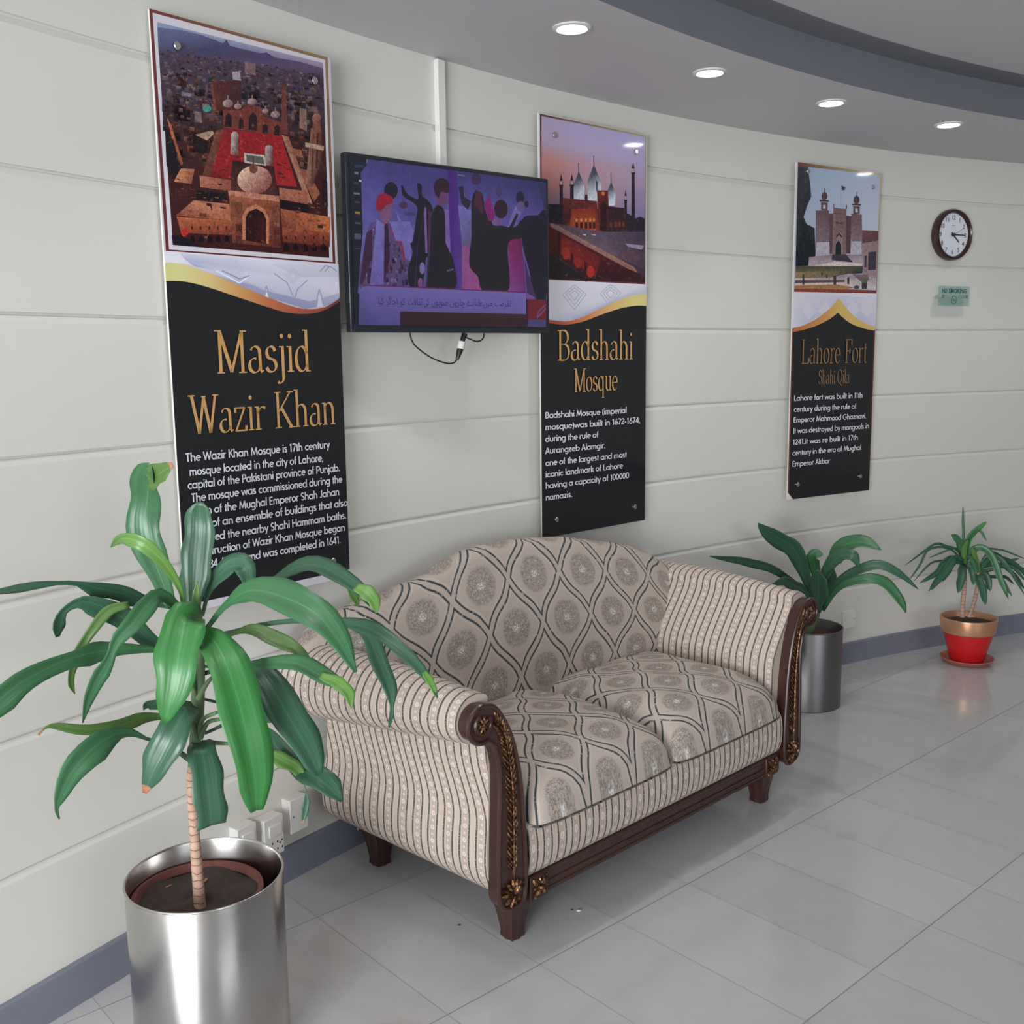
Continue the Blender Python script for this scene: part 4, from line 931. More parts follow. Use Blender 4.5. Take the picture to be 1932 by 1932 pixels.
A.poly([(595, 430), (640, 425), (650, 480), (600, 475)], (164, 150, 160)); A.poly([(670, 370), (735, 380), (735, 450), (672, 440)], (122, 88, 92))
A.ell(445, 645, 26, 20, (70, 150, 140)); A.poly([(290, 545), (350, 555), (352, 575), (292, 568)], (110, 104, 124)); A.poly([(370, 660), (410, 665), (415, 730), (372, 722)], (112, 90, 92))
A.poly([(545, 765), (890, 800), (990, 1110), (870, 1100), (445, 1045), (490, 970)], (150, 26, 30), (160, 24, 28), (176, 34, 34), (170, 30, 34), (112, 22, 26), (150, 24, 28))
A.scatter([(560, 790), (880, 830), (950, 1080), (480, 1020)], 60, 22, [(120, 22, 26), (180, 44, 40), (104, 20, 24)], rnd, .3)
A.poly([(500, 775), (548, 765), (470, 1040), (418, 1045)], (124, 66, 48), (112, 54, 42), (92, 44, 36), (112, 58, 44))
A.poly([(540, 650), (640, 655), (692, 622), (778, 640), (782, 690), (892, 725), (888, 805), (700, 778), (545, 762)], (116, 50, 40))
for a in ([(550, 752), (556, 690), (575, 668), (592, 690), (594, 755)], [(635, 763), (637, 715), (650, 695), (664, 718), (665, 768)], [(694, 770), (697, 695), (720, 665), (744, 692), (746, 776)], [(778, 792), (781, 750), (796, 735), (812, 752), (812, 798)], [(848, 802), (851, 755), (866, 740), (881, 757), (881, 806)]): A.poly(a, (40, 20, 24))
for x, y, r in ((570, 615, 32), (630, 632, 23), (716, 605, 28), (795, 660, 20), (855, 680, 28)): A.ell(x, y, r, r*.72, (176, 150, 152), (120, 80, 78)); A.line([(x, y-r*.6), (x, y-r*1.5)], 7, (140, 110, 110))
A.poly([(893, 500), (915, 500), (932, 800), (890, 795)], (110, 52, 44)); A.poly([(465, 500), (480, 500), (500, 660), (486, 660)], (130, 60, 46))
A.poly([(893, 800), (935, 812), (1085, 1215), (1045, 1195)], (168, 112, 90), (150, 80, 60), (170, 110, 84), (176, 120, 96))
for a in ([(960, 880), (1010, 890), (1025, 935), (975, 925)], [(1000, 1000), (1050, 1010), (1130, 1150), (1090, 1200)]): A.poly(a, (150, 84, 58))
A.poly([(1070, 760), (1135, 772), (1142, 880), (1134, 960), (1082, 1110), (1040, 1095), (1062, 850)], (150, 92, 64), (96, 48, 40), (80, 38, 34), (78, 38, 34), (96, 54, 42), (150, 104, 78), (150, 92, 64))
A.line([(1085, 790), (1078, 1060)], 9, (96, 52, 40)); A.line([(1110, 790), (1105, 1000)], 9, (70, 34, 32))
A.poly([(1035, 845), (1150, 868), (1146, 895), (1036, 872)], (176, 144, 118)); A.poly([(1078, 770), (1128, 778), (1126, 725), (1080, 718)], (120, 72, 56)); A.ell(1103, 705, 28, 30, (170, 116, 92), (104, 60, 54)); A.line([(1102, 690), (1100, 655)], 7, (120, 80, 70)); A.poly([(1000, 640), (1040, 650), (1045, 780), (1000, 760)], (140, 100, 84))
for x in (612, 818): A.poly([(x-22, 800 if x < 700 else 880), (x+20, 800 if x < 700 else 880), (x+26, 925 if x < 700 else 985), (x-26, 915 if x < 700 else 980)], (176, 156, 150), (110, 70, 66), (90, 46, 44), (160, 120, 110)); A.ell(x, 805 if x < 700 else 885, 24, 24, (190, 170, 165), (120, 90, 90))
A.poly([(600, 950), (850, 990), (872, 1165), (575, 1140)], (52, 26, 28), (60, 26, 28), (80, 40, 34), (84, 44, 36))
A.poly([(668, 908), (790, 922), (802, 985), (672, 966)], (186, 176, 166)); A.poly([(680, 918), (782, 931), (790, 975), (684, 957)], (92, 88, 80))
A.ell(733, 1068, 104, 84, (226, 178, 152), (136, 70, 62), 30); A.ell(726, 1002, 26, 28, (116, 62, 52)); A.line([(726, 1000), (724, 930)], 8, (90, 50, 46))
A.poly([(572, 1130), (882, 1165), (886, 1205), (578, 1165)], (186, 118, 92))
A.poly([(578, 1160), (886, 1200), (892, 1475), (600, 1445)], (156, 84, 56), (140, 70, 48), (98, 42, 34), (116, 54, 38))
for a in ([(590, 1195), (660, 1205), (665, 1300), (598, 1290)], [(820, 1225), (880, 1232), (882, 1330), (822, 1322)]): A.poly(a, (126, 66, 46)); 
A.poly([(662, 1425), (660, 1280), (690, 1235), (742, 1215), (796, 1245), (822, 1300), (822, 1450)], (190, 116, 78)); A.poly([(680, 1430), (680, 1292), (702, 1256), (742, 1240), (784, 1262), (805, 1302), (806, 1452)], (36, 16, 20), (36, 16, 20), (36, 16, 20), (36, 16, 20), (44, 18, 20), (58, 22, 22), (70, 22, 22))
for x, y in ((620, 1330), (620, 1400), (850, 1350), (850, 1420)): A.poly([(x, y), (x+36, y+4), (x+38, y+50), (x+2, y+46)], (86, 40, 34))
A.poly([(400, 1042), (590, 1068), (590, 1135), (405, 1112)], (176, 104, 78), (150, 74, 58), (140, 70, 54), (170, 98, 72)); A.poly([(382, 1128), (562, 1150), (566, 1205), (382, 1182)], (26, 18, 24))
A.poly([(365, 1190), (580, 1212), (592, 1312), (258, 1282)], (186, 116, 82), (176, 104, 72), (170, 96, 62), (120, 60, 44)); A.line([(470, 1225), (476, 1250)], 8, (50, 28, 28))
A.poly([(262, 1288), (590, 1312), (597, 1402), (290, 1388)], (178, 92, 54), (166, 84, 50), (120, 52, 36), (140, 64, 42))
A.poly([(295, 1385), (597, 1400), (600, 1445), (280, 1460)], (60, 24, 26))
for k in range(5): x = 345+52*k; A.poly([(x, 1440), (x, 1412), (x+14, 1396), (x+28, 1414), (x+28, 1442)], (24, 12, 20)); A.line([(x+10, 1345), (x+12, 1365)], 10, (60, 26, 26))
A.poly([(892, 1185), (1062, 1215), (1062, 1268), (892, 1238)], (24, 16, 22)); A.poly([(880, 1115), (1040, 1135), (1060, 1215), (885, 1185)], (176, 108, 80), (160, 86, 62), (166, 94, 70), (150, 80, 60))
A.poly([(888, 1240), (1190, 1290), (1190, 1385), (900, 1352)], (150, 76, 50), (196, 108, 58), (190, 100, 54), (120, 56, 40)); A.poly([(900, 1352), (1190, 1385), (1190, 1470), (906, 1440)], (156, 74, 44), (150, 68, 42), (96, 36, 32), (110, 46, 36))
for k in range(5): x = 912+56*k; A.poly([(x, 1490), (x, 1465), (x+16, 1445), (x+32, 1468), (x+32, 1494)], (28, 14, 20)); A.line([(x+14, 1405), (x+14, 1425)], 9, (60, 26, 24))
A.poly([(198, 690), (228, 740), (302, 975), (278, 985)], (186, 96, 56), (170, 84, 50), (150, 74, 50), (120, 60, 44)); A.poly([(245, 1080), (285, 1000), (370, 1005), (352, 1090)], (200, 122, 82), (196, 120, 80), (160, 88, 62), (150, 84, 60)); A.poly([(245, 1085), (352, 1092), (340, 1170), (250, 1160)], (64, 28, 28))
A.poly([(190, 740), (240, 830), (290, 1000), (240, 1060), (200, 980)], (26, 18, 26)); A.poly([(372, 800), (470, 775), (490, 790), (445, 835)], (170, 130, 110)); A.poly([(360, 820), (445, 838), (440, 910), (365, 900)], (26, 18, 24))
A.poly([(285, 1380), (320, 1350), (345, 1375), (305, 1420)], (190, 40, 36))
A.poly([(232, 1400), (290, 1400), (420, 1470), (240, 1458)], (24, 22, 36)); A.poly([(1140, 1060), (1168, 1080), (1175, 1230), (1150, 1220)], (40, 22, 30))
A.scatter([(240, 1000), (560, 1060), (570, 1280), (290, 1270)], 22, 22, [(120, 60, 44), (60, 26, 28), (160, 90, 62)], rnd, .4)
A.scatter([(900, 1120), (1120, 1180), (1130, 1340), (900, 1310)], 22, 22, [(130, 66, 46), (70, 32, 30), (170, 96, 62)], rnd, .4)
# wavy ornament between picture and text
A.tex = 0
A.view(320, 460, 5.682)
top1 = [(-70, 150), (20, 148), (160, 170), (300, 215), (500, 290), (700, 375), (900, 458), (1100, 540), (1300, 612), (1450, 642), (1600, 634), (1710, 598), (1850, 500)]
bot1 = [(-70, 345), (20, 343), (150, 350), (300, 380), (500, 440), (700, 508), (900, 574), (1100, 640), (1250, 680), (1400, 694), (1550, 684), (1700, 632), (1850, 536)]
A.poly([(-70, 20), (1850, 165), (1850, 520), (1710, 598), (1450, 640), (1000, 500), (500, 300), (100, 165), (-70, 150)], (214, 212, 226), (206, 204, 220), (166, 166, 196), (150, 150, 186), (140, 142, 182), (142, 146, 186), (150, 156, 190), (200, 200, 218), (220, 218, 228))
A.poly([(100, 50), (900, 105), (1400, 300), (1850, 300), (1850, 470), (1500, 560), (1000, 440), (600, 250), (260, 190), (160, 120)], (196, 196, 216), (212, 210, 226), (206, 204, 222), (206, 204, 220), (204, 202, 220), (184, 184, 210), (178, 178, 206), (196, 196, 218), (150, 156, 192), (170, 172, 202))
for x, y, r, c in ((700, 230, 90, (188, 186, 206)), (1310, 285, 80, (186, 184, 202))):
    for q in (1, .7, .4): A.line([(x-r*q, y), (x, y-r*q*1.05), (x+r*q, y), (x, y+r*q*1.05), (x-r*q, y)], 9, c)
for dy in (0, 28): A.line([(490+dy*2.2, 232), (740, 365-dy*1.6), (850, 285)], 14, (140, 146, 186) if dy else (226, 226, 238))
for a in ([(1110, 262), (1250, 360), (1330, 540)], [(1330, 540), (1360, 430), (1470, 330)], [(1550, 630), (1592, 430), (1660, 610)], [(1600, 240), (1660, 175), (1700, 200)], [(1650, 240), (1705, 185), (1780, 240)], [(1000, 500), (1030, 395), (1075, 520)]): A.line(a, 12, (152, 154, 186))
A.poly([(1015, 508), (1032, 455), (1055, 520)], (222, 222, 234)); A.poly([(1570, 628), (1595, 480), (1640, 612)], (196, 196, 216))
A.strip(top1, bot1, [(206, 200, 128), (212, 204, 132), (214, 190, 118), (206, 150, 84), (190, 104, 62), (172, 80, 58), (150, 66, 54), (112, 44, 44)])
A.poly(crom(bot1, 50)+[A_ for A_ in [(1985, 3560), (170, 3970)]], BLACK)
A.view(0, 0, 1)
A.poly([(313, 520), (334, 800), (386, 1150), (386, 1158), (352, 1158)], BLACK); A.poly([(352, 1143), (666, 1071), (668, 1090), (352, 1160)], (206, 204, 212))
A.mb.build('print', 'printed_sheet', t1, smooth=False, colour=True)
def zline(H, x, y): return H(x, y)
def lines(t, H, x0, y0, sc, rows, size, m='white_letter', bold=.02):
    for s, (ax, ay), (bx, by) in rows:
        mb = MB()
        a = H(x0+ax/sc, y0+ay/sc); b = H(x0+bx/sc, y0+by/sc)
        plain_text(mb, s, a[0], b[0], (a[1]+b[1])/2, size, -.0056)
        mb.build('text_line', m, t, smooth=False)
def title(t, H, x0, y0, sc, rows, m='gold_letter'):
    for s, (ax, ay), (bx, by), cap in rows:
        mb = MB()
        a = H(x0+ax/sc, y0+ay/sc); b = H(x0+bx/sc, y0+by/sc); c = H(x0+ax/sc, y0+(ay-cap)/sc)
        serif_text(mb, s, a[0], b[0], (a[1]+b[1])/2, c[1]-a[1], -.0056)
        mb.build('title_text', m, t, smooth=False)
title(t1, H1_, 280, 560, 3.117, [('Masjid', (395, 424), (955, 405), 262), ('Wazir Khan', (245, 788), (1105, 718), 240)])
lines(t1, H1_, 280, 560, 3.117, [
 ('The Wazir Khan Mosque is 17th century', (213, 950), (1070, 862)), ('mosque located in the city of Lahore,', (236, 1034), (1032, 942)),
 ('capital of the Pakistani province of Punjab.', (226, 1114), (1130, 1000)), ('The mosque was commissioned during the', (248, 1196), (1146, 1064)),
 ('reign of the Mughal Emperor Shah Jahan', (248, 1278), (1130, 1142)), ('part of an ensemble of buildings that also', (248, 1358), (1180, 1208)),
 ('included the nearby Shahi Hammam baths.', (248, 1448), (1172, 1282)), ('Construction of Wazir Khan Mosque began', (248, 1530), (1166, 1356)),
 ('in 1634 A.C.E., and was completed in 1641.', (252, 1612), (1142, 1432))], .0235)
fixings(t1, [H1_(*p) for p in ((330, 86), (586, 150), (632, 1055), (372, 1130))])
# ---- second board
PX2 = [(1018, 212), (1222, 255), (1216, 985), (1020, 1013)]
t2, H2_, w2, h2 = board(132.70, .3045, .9136, 2.4931, -.5, PX2, 'tall board reading Badshahi Mosque, its left edge behind the television')
A = Art(H2_, 1010, 200, 5.682, (-w2, w2, 0, h2), 1.05)
A.poly([(40, 70), (1215, 320), (1200, 4500), (50, 4600)], (204, 200, 210))
A.poly([(60, 80), (1195, 318), (1180, 1905), (60, 1830)], (104, 40, 48), (176, 168, 110), (96, 44, 62), (96, 40, 48))
A.poly([(75, 105), (1180, 335), (1172, 1885), (75, 1820)], (70, 50, 70))
A.bil([(75, 105), (1180, 335), (1176, 1230), (75, 1060)], [[(170, 154, 190), (172, 162, 208), (176, 168, 216)], [(176, 150, 180), (178, 158, 196), (176, 160, 204)], [(192, 124, 112), (184, 142, 160), (176, 150, 180)], [(176, 112, 108), (182, 140, 158), (150, 130, 170)], [(120, 100, 130), (140, 120, 156), (128, 118, 160)]], 14)
A.tex = .6; A.poly([(75, 1030), (300, 1040), (900, 1120), (1000, 1150), (1080, 1200), (1120, 1180), (1176, 1200), (1174, 1400), (75, 1330)], (44, 38, 50))
for cx, top, rx, base in ((470, 690, 62, 1005), (632, 620, 76, 1010), (815, 800, 48, 1060)):
    mid = base-(base-top)*.45
    A.poly([(cx, top)]+arc(cx, mid, rx, (mid-top)*.62, 60, -10, 8)[::-1][::-1][0:0]+[(cx+rx*.45, top+(mid-top)*.42), (cx+rx*.85, top+(mid-top)*.75), (cx+rx, mid+10), (cx+rx*.8, base), (cx-rx*.8, base), (cx-rx, mid+10), (cx-rx*.85, top+(mid-top)*.75), (cx-rx*.45, top+(mid-top)*.42)],
           (66, 66, 88), (74, 76, 98), (110, 112, 134), (196, 200, 220), (214, 216, 228), (214, 216, 228), (180, 184, 206), (100, 102, 124), (72, 74, 96))
    A.line([(cx, top+20), (cx-2, top-90)], 9, (66, 62, 82))
for x, y0_, y1_, w in ((282, 715, 1200, 34), (395, 715, 1180, 36), (1052, 595, 1190, 32), (970, 885, 1160, 24)):
    A.poly([(x-w/2, y0_+80), (x+w/2, y0_+80), (x+w*.6, y1_), (x-w*.6, y1_)], (46, 36, 52)); A.poly([(x-w/2, y0_+75), (x, y0_), (x+w/2, y0_+75)], (44, 40, 58)); A.poly([(x-w*.4, y0_+80), (x+w*.4, y0_+80), (x+w*.4, y0_+115), (x-w*.4, y0_+115)], (176, 150, 150))
    A.line([(x-w*.7, y0_+122), (x+w*.7, y0_+124)], 16, (52, 36, 46))
A.poly([(295, 970), (660, 1010), (690, 1340), (360, 1320), (300, 1250)], (116, 44, 44), (110, 40, 36), (130, 50, 36), (160, 66, 40), (70, 34, 42))
A.poly([(390, 1090), (640, 1090), (650, 1320), (370, 1315)], (150, 52, 34), (140, 48, 34), (178, 76, 42), (176, 78, 42))
for k, x in enumerate((430, 480, 530, 575, 615)): A.poly([(x, 1300), (x, 1245), (x+14, 1215), (x+30, 1245), (x+30, 1302)], (70, 28, 26)); A.ell(x+14, 1210, 12, 20, (214, 130, 70))
A.poly([(535, 940), (560, 940), (560, 1010), (535, 1005)], (44, 32, 42)); A.poly([(655, 800), (668, 800), (668, 900), (655, 900)], (70, 50, 60))
A.poly([(660, 895), (780, 900), (800, 1330), (690, 1330)], (124, 40, 36), (96, 34, 36), (60, 32, 40), (100, 40, 38)); A.ell(728, 930, 18, 20, (222, 120, 70)); A.poly([(692, 1320), (700, 1050), (730, 1000), (765, 1050), (765, 1325)], (52, 26, 30))
A.poly([(780, 1065), (960, 1090), (990, 1340), (790, 1335)], (58, 34, 42)); 
for x in (795, 850, 890, 930): A.poly([(x, 1285), (x, 1240), (x+14, 1225), (x+28, 1245), (x+28, 1290)], (120, 52, 38))
A.poly([(160, 1230), (700, 1335), (1172, 1340), (1172, 1740), (820, 1590)], (96, 76, 90), (92, 74, 98), (70, 58, 82), (74, 58, 70), (100, 80, 92)); A.poly([(960, 1465), (1170, 1490), (1140, 1535), (1000, 1500)], (150, 130, 160)); A.poly([(890, 1520), (1060, 1530), (1140, 1640), (1000, 1650)], (92, 64, 78))
A.poly([(500, 1360), (545, 1358), (540, 1375)], (220, 190, 180)); A.poly([(590, 1362), (640, 1362), (640, 1376)], (214, 180, 176))
A.poly([(75, 1200), (170, 1240), (1120, 1790), (1172, 1830), (1172, 1885), (75, 1820)], (60, 40, 44), (96, 36, 34), (74, 28, 34), (60, 26, 34), (64, 26, 32), (40, 34, 40))
A.poly([(280, 1370), (700, 1600), (640, 1820), (270, 1560)], (128, 40, 34), (96, 30, 34), (120, 34, 34), (140, 42, 36))
for x, y in ((255, 1330), (395, 1560), (540, 1650)): A.poly([(x-16, y), (x+12, y+10), (x+10, y+230), (x-18, y+200)], (72, 28, 30))
A.ell(330, 1560, 42, 70, (166, 50, 38)); A.ell(590, 1760, 45, 60, (166, 46, 38)); A.ell(455, 1660, 40, 60, (148, 42, 36))
A.poly([(150, 1560), (280, 1620), (560, 1850), (140, 1822)], (44, 40, 42), (70, 60, 66), (44, 36, 40), (38, 34, 38))
A.poly([(160, 1235), (240, 1262), (1060, 1720), (1100, 1780), (980, 1730), (165, 1275)], (150, 118, 120), (150, 112, 108), (150, 100, 84), (140, 96, 84), (150, 96, 80), (140, 100, 100))
A.tex = 0
A.view(980, 180, 2.2465)
top2 = [(82, 935), (130, 942), (200, 948), (270, 930), (340, 898), (420, 862), (490, 842), (545, 838)]
bot2 = [(82, 950), (130, 956), (200, 962), (270, 950), (340, 925), (420, 900), (490, 888), (545, 890)]
A.poly([(82, 770), (545, 800), (545, 840), (420, 862), (270, 932), (180, 948), (82, 935)], (208, 206, 220), (204, 202, 216), (176, 176, 200), (168, 168, 198), (160, 160, 192), (176, 176, 202), (196, 196, 212))
for x, y, r in ((232, 835, 50), (385, 832, 45)):
    for q in (1, .7, .4): A.line([(x-r*q, y), (x, y-r*q*.8), (x+r*q, y), (x, y+r*q*1.3), (x-r*q, y)], 4, (172, 172, 190))
A.strip(top2, bot2, [(150, 64, 52), (168, 74, 52), (190, 96, 56), (206, 130, 74), (212, 170, 98), (212, 198, 116), (206, 200, 122)])
A.poly(crom(bot2, 40)+[(530, 1806), (88, 1873)], BLACK)
A.mb.build('print', 'printed_sheet', t2, smooth=False, colour=True)
title(t2, H2_, 980, 180, 2.2465, [('Badshahi', (155, 1118), (478, 1112), 132), ('Mosque', (226, 1250), (412, 1244), 102)])
lines(t2, H2_, 980, 180, 2.2465, [('Badshahi Mosque (imperial', (102, 1360), (450, 1342)), ('mosque)was built in 1672-1674,', (102, 1410), (508, 1386)), ('during the rule of', (102, 1460), (329, 1444)),
 ('Aurangzeb Alamgir.', (102, 1511), (358, 1490)), ('one of the largest and most', (102, 1562), (450, 1532)), ('iconic landmark of Lahore', (102, 1610), (433, 1580)), ('having a capacity of 100000', (102, 1660), (459, 1622)), ('namazis.', (102, 1708), (216, 1697))], .0245)
fixings(t2, [H2_(*p) for p in ((1046, 254), (1199, 287), (1046, 978), (1196, 958))])
# ---- third board
PX3 = [(1502, 304), (1663, 327), (1642, 928), (1483, 940)]
t3, H3_, w3, h3 = board(121.4214, .2945, .9134, 2.4822, .4, PX3, 'tall board reading Lahore Fort Shahi Qila beside the wall clock')
A = Art(H3_, 1490, 290, 7.156, (-w3, w3, 0, h3), 1.1)
A.poly([(60, 90), (1250, 250), (1200, 4700), (-60, 4700)], (206, 202, 208))
A.poly([(105, 95), (1240, 275), (1180, 1880), (48, 1830)], (122, 60, 56), (196, 184, 130), (118, 44, 48), (122, 48, 46))
A.poly([(105, 165), (1220, 300), (1172, 1835), (52, 1780)], (150, 170, 200))
A.poly([(240, 170), (1220, 300), (1200, 1040), (180, 960)], (150, 172, 200), (172, 182, 210), (186, 190, 208), (160, 172, 196))
A.tex = .7; A.poly([(105, 165), (240, 172), (275, 440), (285, 560), (230, 680), (180, 830), (220, 920), (330, 980), (345, 1380), (250, 1480), (70, 1480)], (56, 58, 64), (60, 62, 70), (64, 66, 70), (52, 56, 62), (44, 50, 54), (36, 44, 48), (44, 50, 52), (50, 54, 54), (30, 38, 42), (26, 34, 38), (30, 38, 44))
A.poly([(965, 1020), (1200, 1035), (1196, 1180), (985, 1210)], (122, 76, 78), (116, 74, 80), (90, 64, 70), (96, 66, 70)); A.poly([(985, 1200), (1196, 1170), (1185, 1640), (990, 1620)], (150, 120, 124)); A.poly([(1065, 1320), (1175, 1310), (1170, 1560), (1060, 1560)], (66, 60, 76)); A.poly([(1015, 1370), (1045, 1360), (1040, 1520), (1010, 1520)], (70, 62, 76))
A.poly([(345, 745), (525, 750), (530, 1350), (340, 1360)], (112, 82, 88), (104, 76, 84), (130, 112, 124), (140, 122, 132)); A.poly([(525, 790), (600, 790), (600, 1330), (530, 1330)], (96, 70, 76)); A.poly([(760, 820), (840, 840), (840, 1330), (760, 1330)], (88, 62, 70))
A.poly([(585, 715), (765, 738), (760, 1350), (570, 1340)], (128, 96, 96), (122, 90, 92), (128, 98, 104), (134, 104, 108)); A.poly([(830, 800), (975, 815), (985, 1400), (815, 1380)], (112, 78, 82), (118, 84, 88), (144, 122, 130), (150, 130, 138))
for x0_, x1_ in ((365, 520), (840, 960)): A.poly([(x0_-10, 1170), (x1_+10, 1170), (x1_+15, 1350), (x0_-20, 1350)], (176, 168, 186))
for x, y in ((462, 640), (900, 700)):
    A.poly([(x-46, y), (x+46, y+5), (x+44, y+110), (x-44, y+105)], (104, 76, 82)); A.poly([(x-16, y+35), (x+16, y+36), (x+16, y+85), (x-16, y+84)], (186, 190, 206)); A.line([(x-64, y-22), (x+60, y-14)], 22, (78, 56, 64)); A.ell(x, y-80, 42, 55, (84, 64, 70)); A.line([(x, y-120), (x+2, y-185)], 9, (84, 66, 74))
A.line([(590, 720), (588, 660)], 12, (96, 70, 76)); A.line([(762, 740), (765, 685)], 12, (96, 70, 76)); A.line([(585, 790), (760, 805)], 12, (96, 68, 72))
A.poly([(620, 1160), (640, 1060), (665, 1035), (700, 1065), (712, 1160), (712, 1330), (612, 1330)], (150, 120, 118)); A.poly([(612, 1340), (618, 1200), (655, 1150), (692, 1205), (695, 1340)], (34, 40, 48)); A.poly([(625, 1090), (660, 1045), (705, 1095), (700, 1120), (660, 1075), (628, 1118)], (70, 46, 50)); A.poly([(615, 900), (720, 915), (718, 940), (614, 925)], (92, 64, 68))
A.poly([(255, 1360), (560, 1340), (960, 1350), (1000, 1480), (240, 1490)], (160, 140, 150), (130, 112, 126), (150, 130, 140), (176, 156, 160), (180, 160, 164)); A.poly([(570, 1340), (760, 1340), (850, 1450), (560, 1410)], (64, 56, 70)); A.poly([(300, 1490), (600, 1430), (980, 1470), (985, 1510), (300, 1505)], (206, 186, 180))
A.poly([(70, 1480), (990, 1505), (985, 1600), (640, 1620), (70, 1600)], (70, 66, 56), (66, 70, 60), (44, 48, 50), (90, 84, 62), (120, 104, 70)); A.poly([(66, 1560), (680, 1560), (640, 1680), (62, 1690)], (150, 122, 76), (110, 98, 66), (96, 84, 70), (140, 110, 74))
A.poly([(62, 1640), (600, 1640), (800, 1600), (1180, 1640), (1172, 1830), (860, 1790), (640, 1740), (58, 1735)], (200, 180, 176), (150, 130, 136), (176, 160, 176), (150, 130, 140), (196, 186, 190), (190, 176, 176), (200, 184, 176), (206, 184, 172)); A.poly([(62, 1665), (740, 1680), (740, 1712), (60, 1705)], (92, 70, 78)); A.poly([(840, 1610), (1060, 1620), (1080, 1690), (980, 1720)], (120, 92, 100))
A.poly([(58, 1735), (640, 1740), (870, 1785), (760, 1815), (54, 1782)], (160, 112, 66)); A.poly([(52, 1780), (900, 1815), (1172, 1835), (1172, 1880), (48, 1830)], (150, 58, 44), (140, 54, 46), (118, 44, 48), (118, 44, 48), (128, 50, 46))
for x, y, w, h in ((175, 1590, 26, 140), (605, 1620, 40, 120), (790, 1650, 30, 90), (495, 1600, 22, 50), (1010, 1720, 70, 90), (430, 1570, 24, 40)): A.poly([(x-w/2, y), (x+w/2, y), (x+w/2, y+h), (x-w/2, y+h)], (52, 50, 58))
A.ell(905, 1785, 40, 24, (60, 70, 52)); A.ell(1020, 1700, 36, 36, (90, 92, 64)); A.poly([(692, 425), (745, 450), (740, 485), (700, 490)], (60, 74, 84)); A.line([(692, 425), (686, 700)], 5, (150, 160, 176))
A.tex = 0
A.view(1440, 280, 2.841)
t3a = [(140, 945), (200, 935), (270, 905), (340, 858), (385, 815), (403, 795), (425, 820), (470, 875), (530, 920), (580, 945), (620, 955)]
b3a = [(140, 968), (200, 958), (270, 940), (340, 910), (380, 885), (400, 872), (425, 895), (470, 930), (530, 955), (580, 968), (620, 974)]
A.poly([(140, 750), (640, 775), (640, 955), (530, 920), (450, 850), (403, 795), (340, 858), (240, 918), (140, 945)], (206, 202, 212), (206, 202, 212), (190, 188, 208), (180, 178, 204), (180, 180, 206), (186, 186, 208), (176, 176, 202), (178, 178, 204), (200, 198, 212))
for x in (240, 330, 480, 560): A.poly([(x-40, 860), (x, 800), (x+40, 860), (x, 900)], (198, 195, 208))
A.strip(t3a, b3a, [(176, 96, 60), (186, 112, 64), (196, 134, 70), (206, 160, 84), (206, 166, 88), (206, 168, 90), (206, 170, 90), (204, 172, 94), (200, 174, 100)], 44)
A.poly(crom(b3a, 44)+[(576, 1842), (122, 1880)], BLACK)
A.poly([(146, 965), (156, 965), (130, 1870), (118, 1872)], (120, 56, 44)); A.poly([(598, 968), (606, 968), (580, 1842), (572, 1843)], (120, 50, 46)); A.poly([(118, 1835), (152, 1872), (122, 1892)], (220, 210, 200))
A.mb.build('print', 'printed_sheet', t3, smooth=False, colour=True)
title(t3, H3_, 1440, 280, 2.841, [('Lahore Fort', (194, 1142), (556, 1139), 134), ('Shahi Qila', (288, 1250), (458, 1249), 76)], 'bronze_letter')
lines(t3, H3_, 1440, 280, 2.841, [('Lahore fort was built in 11th', (155, 1341), (533, 1328)), ('century during the rule of', (154, 1400), (498, 1387)), ('Emperor Mahmood Ghaznavi.', (152, 1460), (552, 1440)), ('It was destroyed by mongools in', (150, 1518), (569, 1497)),
 ('1241.it was re built in 17th', (148, 1576), (508, 1560)), ('century in the era of Mughal', (146, 1638), (526, 1612)), ('Emperor Akbar', (145, 1697), (355, 1680))], .0265)
fixings(t3, [H3_(*p) for p in ((1522, 322), (1646, 354), (1624, 900), (1502, 911))])

# ================================================================== television
PXT = [(651, 285), (1036, 338), (1036, 625), (663, 630)]
TW, TZ0, TZ1 = .41, 1.693, 2.2248; TH = TZ1-TZ0
tv = thing('television', 'flat television on the wall showing a news broadcast of dancers', 'television', onwall(138.8477, .15, TZ0), R(138.8477-90-8.7469))
HT = homog(PXT, [(-TW, TH), (TW, TH), (TW, 0), (-TW, 0)])
mb = MB(); mb.box(-TW, TW, .002, .030, 0, TH); mb.build('cabinet', 'bezel', tv, bevel=.003)
mb = MB(); mb.box(-.30, .30, .028, .060, .06, TH-.08); mb.build('rear_housing', 'black_plastic', tv, bevel=.008)
mb = MB(); mb.box(-.10, .10, .058, .072, .12, .36); mb.box(-.02, .02, .070, .16, .20, .28); mb.build('wall_bracket', 'black_plastic', tv, bevel=.002)
A = Art(HT, 630, 260, 4.391, (-TW+.012, TW-.012, .022, TH-.014), .68)
A.tex = 1.0; SKY0, SKY1 = (78, 70, 148), (104, 94, 184)
A.poly([(100, 110), (1790, 350), (1780, 1600), (150, 1610)], (22, 26, 44))
A.bil([(225, 165), (1762, 365), (1762, 1330), (180, 1300)], [[(74, 66, 146), (70, 62, 138), (64, 58, 134), (52, 50, 110)], [(96, 86, 178), (84, 74, 160), (92, 84, 172), (84, 72, 156)], [(112, 102, 194), (104, 94, 186), (110, 98, 184), (92, 80, 164)], [(104, 92, 180), (96, 60, 150), (140, 66, 150), (120, 80, 170)]], 14)
